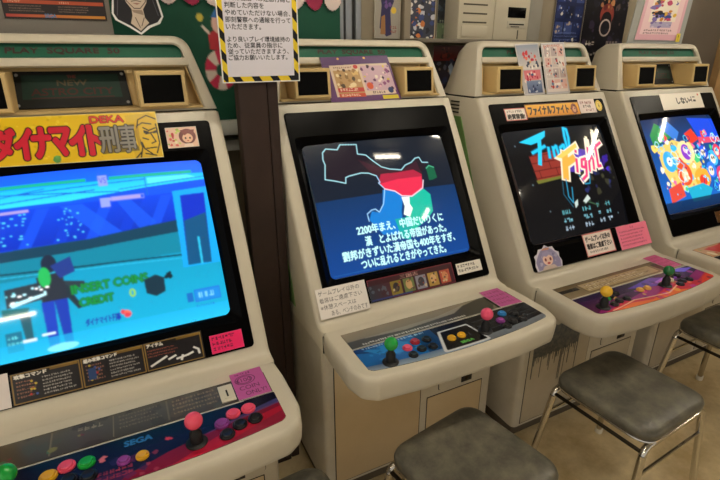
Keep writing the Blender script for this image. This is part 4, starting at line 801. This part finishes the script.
# ---------------------------------------------------------------- loose cards on the cabinets
def loose_cards():
    X, Y = LOC[1]
    p = Pic(60, 36, 220, '#5a3468'); p.poly([(6, 7), (57, 6), (57, 31), (6, 32)], '#d8c4b0'); p.rect(0, 0, 60, 6.4, '#4c2c62'); p.rect(8, 11, 22, 19, '#b89464'); p.blots(26, ['#d8b878', '#8a6a40', '#e8d8b0', '#a07848', '#4a3828'], 1, 2.4, (9, 11, 20, 14)); p.rect(8, 25, 22, 3.4, '#b83a34'); p.rect(8, 29.4, 22, 3, '#c04a30'); p.scrib(10, 25.4, 16, 2.4, '#f0e0c8', 1, .1); p.scrib(10, 29.8, 16, 2.2, '#f0e0c8', 1, .1)
    p.rect(32, 8, 26, 20, '#c8a8b8'); p.blots(30, ['#5a2a5a', '#e8dcd0', '#d8c048', '#8a4a7a', '#3a1c3c', '#e0b0c0'], .8, 2.2, (32, 8, 25, 19)); p.ell(36, 24, 2.8, 2.8, '#d0542c'); p.ell(53, 28, 2.4, 2.4, '#28386a'); p.rect(44, 32, 14, 3, '#d8c838'); p.ell(28, 8.5, 2, 1.6, '#c03030'); p.ell(15, 1.8, 1, .8, '#d8a838'); p.ell(38, 1.8, 1, .8, '#d8a838'); p.scrib(36, 28.4, 14, 2.2, '#3a1c3c', 1, .1); p.scrib(9, 8, 16, 2, '#6a2a3a', 1, .2)
    o = art('game_leaflet', p, quad((X-.147, Y+.042, 1.396), (X+.102, Y+.042, 1.403), (X+.134, Y-.0125, 1.2605), (X-.131, Y-.0125, 1.2595)), SATIN, None, .0025)
    tag(o, 'purple and cream game leaflet leaning between the speakers of the map screen cabinet', 'leaflet')
    X, Y = LOC[2]
    for k, (x0, x1, x2, x3, lab) in enumerate(((-.112, .008, -.003, -.108, 'printed flyer with a red title in a clear sleeve, nearer the wall side speaker'), (.022, .146, .136, .008, 'printed flyer covered in small cartoon panels'))):
        p = Pic(24, 36, 130, '#b8b4b8'); p.frame(0, 0, 24, 36, .6, '#d0d0d4')
        if k == 0:
            p.grad(1, 1, 22, 17, '#8a94a8', '#d0c8c4'); p.blots(14, ['#c8343a', '#a82a40', '#e06a5a'], .8, 2.4, (6, 6, 13, 6)); p.blots(10, ['#3a4258', '#e8e0d8', '#d8a048'], .8, 2, (3, 12, 18, 5)); p.rect(4, 18.6, 18, 7, '#d87a82'); p.blots(16, ['#b83a50', '#e8d0c8', '#48587a'], .6, 1.8, (4, 19, 18, 7)); p.grad(5, 26, 17, 8.6, '#7a88a8', '#4a587a'); p.blots(10, ['#c0c8d8', '#3a4464'], .6, 2, (6, 27, 14, 7))
        else:
            p.rect(1.4, 1.4, 21, 33, '#d8ccc6')
            for y in range(4):
                for x in range(3): p.rect(2.4+x*6.8, 3+y*7.6, 5.8, 6.6, p.rnd.choice(['#c8bcb8', '#e0d8d0', '#b8a8a8', '#d8b0a8'])); p.blots(5, ['#4a4450', '#b84a48', '#e8e0dc', '#d88a78', '#6a7490'], .5, 1.5, (2.8+x*6.8, 3.4+y*7.6, 5, 5.4))
            p.scrib(2, 1.4, 18, 2, '#b04040', 1, .2)
        o = art('game_flyer', p, quad((X+x0, Y+.066, 1.441+.005*k), (X+x1, Y+.066, 1.447+.005*k), (X+x2, Y-.0125, 1.2605), (X+x3, Y-.0125, 1.2595)), GLOSSP, None, .002)
        tag(o, ('printed flyer with a red title leaning between speakers of the neon title cabinet', 'printed flyer of small cartoon panels leaning between speakers of the neon title cabinet')[k], 'flyer', 'flyers on the neon title cabinet')
loose_cards()

# ---------------------------------------------------------------- things standing on top of the cabinets
ACRYL = mat('clear_acrylic', '#cfd2d0', .12, trans=.55, ior=1.12, spec=.5)
def tops():
    t = thing('sign_holder', 'grey acrylic holder with a dark instruction sheet on top of the blue screen cabinet', 'sign holder', (-.125, .13, 1.4515))
    bm = bmesh.new(); box(bm, -.235, .233, 0, .004, 0, .22, .001); box(bm, -.235, .233, -.03, .03, 0, .004, .001); finish('acrylic_pane', bm, mat('smoky_acrylic', '#8f8a82', .15, trans=.25, ior=1.15), t)
    p = Pic(100, 70, 260, '#1d1716'); p.rect(0, 0, 100, 70, '#221a18')
    for y in (8, 34, 52): p.rect(2, y, 96, 3.4, '#a84a2a'); p.scrib(6, y+.6, 12, 2.2, '#d8a888', 1, .1); p.scrib(54, y+.6, 12, 2.2, '#d8a888', 1, .1)
    for x in (6, 52): p.scrib(x, 57, 34, 7, '#8a7468', 3, .5); p.scrib(x, 40, 34, 9, '#8a7468', 3, .5); p.scrib(x, 14, 34, 16, '#8a7468', 5, .5)
    p.grad(2, 65.4, 96, 2.6, '#a83a34', '#c8882c', True); p.text('SEGA', 38, 64.6, 11, 3.6, '#3a78a8', bold=1)
    tag(art('instruction_sheet', p, quad((-.005, -.0025, .205), (.222, -.0025, .205), (.222, -.0025, .036), (-.005, -.0025, .036)), SATIN, t, .0012), 'dark instruction sheet')
    # the sheet is centred on the cabinet
    t.children[-1].location.x = 0
    # cut-out of a long haired figure
    p = Pic(60, 72, 170, '#e8e8e6'); m = p.pmask([(6, 0), (54, 0), (55, 22), (60, 48), (55, 57), (43, 62), (31, 71), (18, 62), (4, 54), (1, 46), (5, 22)]); p.cut(m)
    p.poly([(8, 0), (52, 0), (53, 24), (57.5, 48), (52, 55), (40, 60), (31, 68), (20, 60), (7, 53), (3.4, 46), (7, 22)], '#1a181a')
    p.poly([(17, 0), (43, 0), (44, 20), (42, 32), (37, 40), (38, 50), (42, 56), (31, 66), (21, 57), (24, 48), (24, 40), (19, 32), (16, 18)], '#cdbba8'); p.poly([(24, 41), (36, 41), (37, 47), (26, 44)], '#9a8676')
    for q in ([(18, 22), (20, 31), (27, 39), (34, 39), (41, 31), (43, 20)], [(25, 31), (30, 29.6), (36, 31)], [(29, 12), (31, 22), (28, 24)], [(27, 50), (31, 62)], [(37, 50), (33, 60)], [(12, 6), (10, 30), (7, 48)], [(48, 6), (50, 30), (54, 47)]): p.line(q, .9, '#4a3c36' if q[0][0] not in (12, 48) else '#55525a')
    p.poly([(20, 12), (28, 13), (27, 17), (21, 16)], '#2a2224'); p.poly([(33, 13), (41, 12), (40, 16), (34, 17)], '#2a2224'); p.poly([(26, 33), (35, 33), (31, 34.6)], '#8a4a44')
    o = art('portrait_cutout', p, quad((.108, .118, 1.60), (.238, .118, 1.60), (.238, .118, 1.4525), (.108, .118, 1.4525)), SATIN, None, .003)
    tag(o, 'white edged cut-out of a long black haired figure on top of the blue screen cabinet', 'cut-out')
    # pink poster in a clear stand on the last cabinet
    X, Y = LOC[3]
    t = thing('poster_stand', 'pink framed poster in a clear stand on top of the farthest cabinet', 'poster stand', (X+.085, Y+.15, 1.4515))
    p = Pic(42, 60, 180, '#d8a8b4'); p.rect(3, 3, 36, 50, '#e4c4c8'); p.rect(8, 4, 26, 34, '#e8dccc'); p.blots(46, ['#2a2834', '#d8b048', '#3a4a8a', '#b84a6a', '#e8e0d0', '#7a6aa8', '#c8843a'], 1.4, 4.4, (9, 5, 24, 32)); p.rect(11, 38, 20, 7, '#a8a0c0'); p.blots(10, ['#7a6aa0', '#c8b8d0'], .8, 2, (11, 38, 20, 7)); p.scrib(6, 47, 30, 7, '#3a2a30', 2, .4)
    art('poster', p, quad((-.082, .036, .232), (.236, .036, .250), (.160, .001, .018), (-.165, .001, .018)), GLOSSP, t, .002)
    bm = bmesh.new(); loft(bm, [[(-.21, .004, .004), (.20, .004, .004), (.285, .044, .26), (-.125, .044, .26)], [(-.21, .008, .004), (.20, .008, .004), (.285, .048, .26), (-.125, .048, .26)]]); box(bm, -.2, .2, -.03, .04, 0, .004, .001)
    finish('clear_stand', bm, ACRYL, t)
    p = Pic(6, 8, 30, '#d8c040'); p.text('!', 2.4, 1.5, 1.2, 5, '#5a4a10'); tag(art('price_tag', p, quad((.135, -.004, .05), (.165, -.004, .05), (.163, -.006, .012), (.133, -.006, .012)), SATIN, t, .001), 'small yellow tag')
tops()

# ---------------------------------------------------------------- back wall decoration
def flat(name, p, x0, x1, z0, z1, y, lab, cat, m=SATIN, th=.002, grp=None, par=None):
    o = art(name, p, quad((x0, y, z1), (x1, y, z1), (x1, y, z0), (x0, y, z0)), m, par, th)
    return tag(o, lab, cat, grp)
def backdrop():
    # green cloth banner with a clown, pink scalloped valance above
    p = Pic(150, 80, 330, '#0a4a36'); p.blots(70, ['#0b4e39', '#094532'], 4, 12, al=.4)
    for cx, cy in ((101.5, 49), (14, 49), (58, 30)):
        for k in range(10): p.poly([(cx, cy+13)]+[(cx+5.6*math.cos((k+t)*PI/5), cy+13+7*math.sin((k+t)*PI/5)) for t in (0, .5, 1)], '#c02a4e' if k % 2 else '#d8ccc0')
        p.ell(cx, cy+13, 1.8, 2.2, '#0a4a36'); p.poly([(cx-3, cy+6), (cx-3.4, cy+1), (cx, cy-1), (cx+3, cy+1), (cx+3, cy+6)], '#b03038'); p.ell(cx+.8, cy-2.4, 2.6, 3.2, '#d8b0a4'); p.ell(cx+1, cy-1.8, .7, .8, '#c02030'); p.poly([(cx-2, cy-4.4), (cx+1, cy-9), (cx+3.6, cy-4.4)], '#2a60a0'); p.line([(cx-3, cy+.6), (cx-5, cy-1.6)], .9, '#d8ccc0'); p.ell(cx-5.6, cy-4.4, 1.1, 1.3, '#c8b84a')
    o = flat('green_banner', p, -.55, .915, 1.178, 1.96, .43, 'dark green cloth banner with a small clown, hung behind the wooden post', 'banner', PAPER)
    p = Pic(150, 20, 330, '#c88a9a'); pm = np.zeros_like(p.al, bool)
    k = 0
    for x in np.arange(0, 150, 7.5):
        mm = p.pmask([(x, 0), (x+7.5, 0), (x+7.5, 13)]+[(x+3.75+3.75*math.cos(t*PI/8), 13+6*math.sin(t*PI/8)) for t in range(9)]+[(x, 13)]); pm |= mm
        p.fill(mm, '#dccac4' if k % 2 else '#9a2a4c'); p.fill(mm & p.pmask([(x, 0), (x+7.5, 0), (x+7.5, 9), (x, 9)]), '#8a2444' if k % 2 else '#c88a9a'); k += 1
    p.cut(pm)
    flat('scalloped_valance', p, -.55, .915, 1.552, 1.70, .420, 'pink and cream scalloped valance along the green banner', 'valance', PAPER)
    # posters standing on the ledge
    p = Pic(30, 60, 100, '#9a9488'); p.poly([(6, 50), (8, 30), (6, 18), (12, 10), (18, 12), (22, 26), (18, 34), (20, 56), (14, 58)], '#2a2450'); p.poly([(8, 40), (12, 38), (13, 56), (7, 56)], '#9a6a3a'); p.ell(14, 8, 4, 4, '#c8a488'); p.blots(14, ['#3a3070', '#6a4a8a', '#c0c0c8'], 1, 3, (6, 12, 16, 20)); p.ell(22, 34, 3, 3, '#d8b83a'); p.ell(23, 12, 3, 3.4, '#d0b030'); p.scrib(18, 48, 10, 8, '#8a3a34', 2, .3); p.frame(0, 0, 30, 60, .8, '#b8b2a4')
    flat('game_poster', p, 1.098, 1.222, 1.469, 1.72, .49, 'narrow poster of a purple clad figure on the ledge beside the silver rails', 'poster', grp='posters on the back wall')
    p = Pic(30, 60, 100, '#3a3c4a'); p.blots(80, ['#e0dcd4', '#d07a3a', '#26305a', '#1a1c28', '#c8c8d0', '#3a4a80'], 1, 3.8); p.frame(0, 0, 30, 60, 1, '#c8b8a0')
    flat('game_poster', p, 1.266, 1.402, 1.469, 1.72, .49, 'crowded white, navy and orange poster on the ledge', 'poster', grp='posters on the back wall')
    p = Pic(30, 60, 100, '#1c2026'); p.blots(30, ['#2a3440', '#3c4650', '#11151a'], 1.4, 4, (0, 0, 30, 42)); p.line([(4, 12), (14, 26), (26, 20)], 1, '#6a7a84'); p.rect(0, 44, 30, 16, '#5a6a50'); p.scrib(3, 41, 24, 3, '#98a090', 1, .2); p.blots(10, ['#7a8a6a', '#3c4a3a'], 1, 2.4, (2, 46, 26, 12))
    flat('game_poster', p, 1.412, 1.548, 1.469, 1.72, .49, 'nearly black poster with a pale green lower band on the ledge', 'poster', grp='posters on the back wall')
    p = Pic(60, 60, 160, '#1c1620'); p.grad(0, 0, 60, 16, '#5a1618', '#7a1c1e'); p.blots(20, ['#8a3028', '#3a1014', '#a04a38'], 1, 3.4, (4, 2, 52, 14)); p.blots(60, ['#1c2440', '#2a3050', '#101018', '#5a5a68', '#3a2028', '#7a6a5a'], 1, 4, (0, 16, 60, 44)); p.poly([(20, 22), (24, 18), (28, 26), (24, 34)], '#8a98a8')
    flat('dark_poster', p, 1.40, 1.66, 1.20, 1.444, .49, 'dark red and navy poster on the wall under the ledge', 'poster', grp='posters on the back wall')
    p = Pic(40, 70, 150, '#16204a'); 
    for y in range(5):
        for x in range(3): p.rect(2+x*13, 3+y*13, 11, 10, p.rnd.choice(['#24346e', '#1a2858', '#3a4a80', '#0e1838'])); p.blots(5, ['#8a98b8', '#c0a888', '#2a3a78', '#d8d0c0', '#5a6a98'], .6, 2.2, (3+x*13, 4+y*13, 9, 8))
    p.scrib(3, 50, 34, 14, '#7080b0', 5, .5)
    flat('game_poster', p, 2.12, 2.318, 1.40, 1.80, .49, 'blue poster of small pictures on the wall behind the neon title cabinet', 'poster', grp='posters on the back wall')
    p = Pic(50, 80, 170, '#0e0f18'); p.blots(60, ['#1a1c2c', '#2a2a3c', '#5a4a48', '#8a7a70', '#302840'], 1, 4); p.ell(26, 30, 8, 8, '#8a3a30'); p.ell(26, 34, 6, 6, '#0e0f18'); p.line([(26+6*math.cos(t*.4), 40+6*math.sin(t*.4)) for t in range(17)], 1.2, '#b8a8a0')
    for y in (14, 50, 58): p.scrib(6, y, 14, 4, '#b8b0a8', 1, .1); p.scrib(30, y, 14, 4, '#a89a94', 1, .1)
    p.blots(14, ['#8a5a3a', '#c08a58', '#6a2a2a'], 1.4, 3, (18, 4, 18, 22))
    flat('game_poster', p, 2.325, 2.655, 1.28, 1.80, .488, 'black poster with a pale ring emblem on the wall behind the farthest cabinets', 'poster', grp='posters on the back wall')
    # small beige computers on the ledge
    BEI = mat('beige_case', '#bdb5a0', .45, noise=.1, nscale=6)
    t = thing('computer_tower', 'beige case with horizontal vents standing on the ledge', 'computer', (1.548, .39, 1.468))
    bm = bmesh.new(); box(bm, -.098, .098, 0, .11, 0, .26, .004); finish('case', bm, BEI, t)
    bm = bmesh.new()
    for z in (.065, .100, .135): box(bm, -.075, .055, -.0015, .001, z, z+.006)
    finish('vent_slit', bm, mat('vent_shadow', '#4a453a', .7), t)
    bm = bmesh.new(); box(bm, -.080, .060, -.004, .001, .01, .055, .002); finish('front_door', bm, BEI, t)
    t = thing('computer_tower', 'beige case with a dark display and a disk slot standing on the ledge', 'computer', (1.748, .385, 1.468))
    bm = bmesh.new(); box(bm, -.103, .098, 0, .115, 0, .26, .004); finish('case', bm, BEI, t)
    bm = bmesh.new(); box(bm, -.03, .075, -.002, .001, .092, .135, .001); finish('display', bm, BLACK, t)
    bm = bmesh.new(); box(bm, -.03, .075, -.003, .001, .050, .080, .001); box(bm, -.02, .068, -.004, 0, .062, .068, mi=1); box(bm, -.01, .04, -.004, 0, .053, .057, mi=1); finish('disk_drive', bm, [mat('drive_grey', '#b8b2a2', .4), GAP], t)
    bm = bmesh.new(); box(bm, .035, .04, -.002, .001, .004, .042); finish('door_seam', bm, mat('vent_shadow', '#4a453a', .7), t)
    # clear plastic sheets beside the computers
    bm = bmesh.new(); box(bm, -.05, .05, -.002, .002, 0, .24, .001); o = finish('plastic_sleeve', bm, mat('cloudy_plastic', '#a8a49a', .25, trans=.3, ior=1.2)); o.location = (1.905, .42, 1.468)
    tag(o, 'cloudy plastic sleeve standing at the end of the ledge', 'plastic sleeve')
backdrop()

bpy.data.objects.remove(_to); bpy.data.curves.remove(_tc)
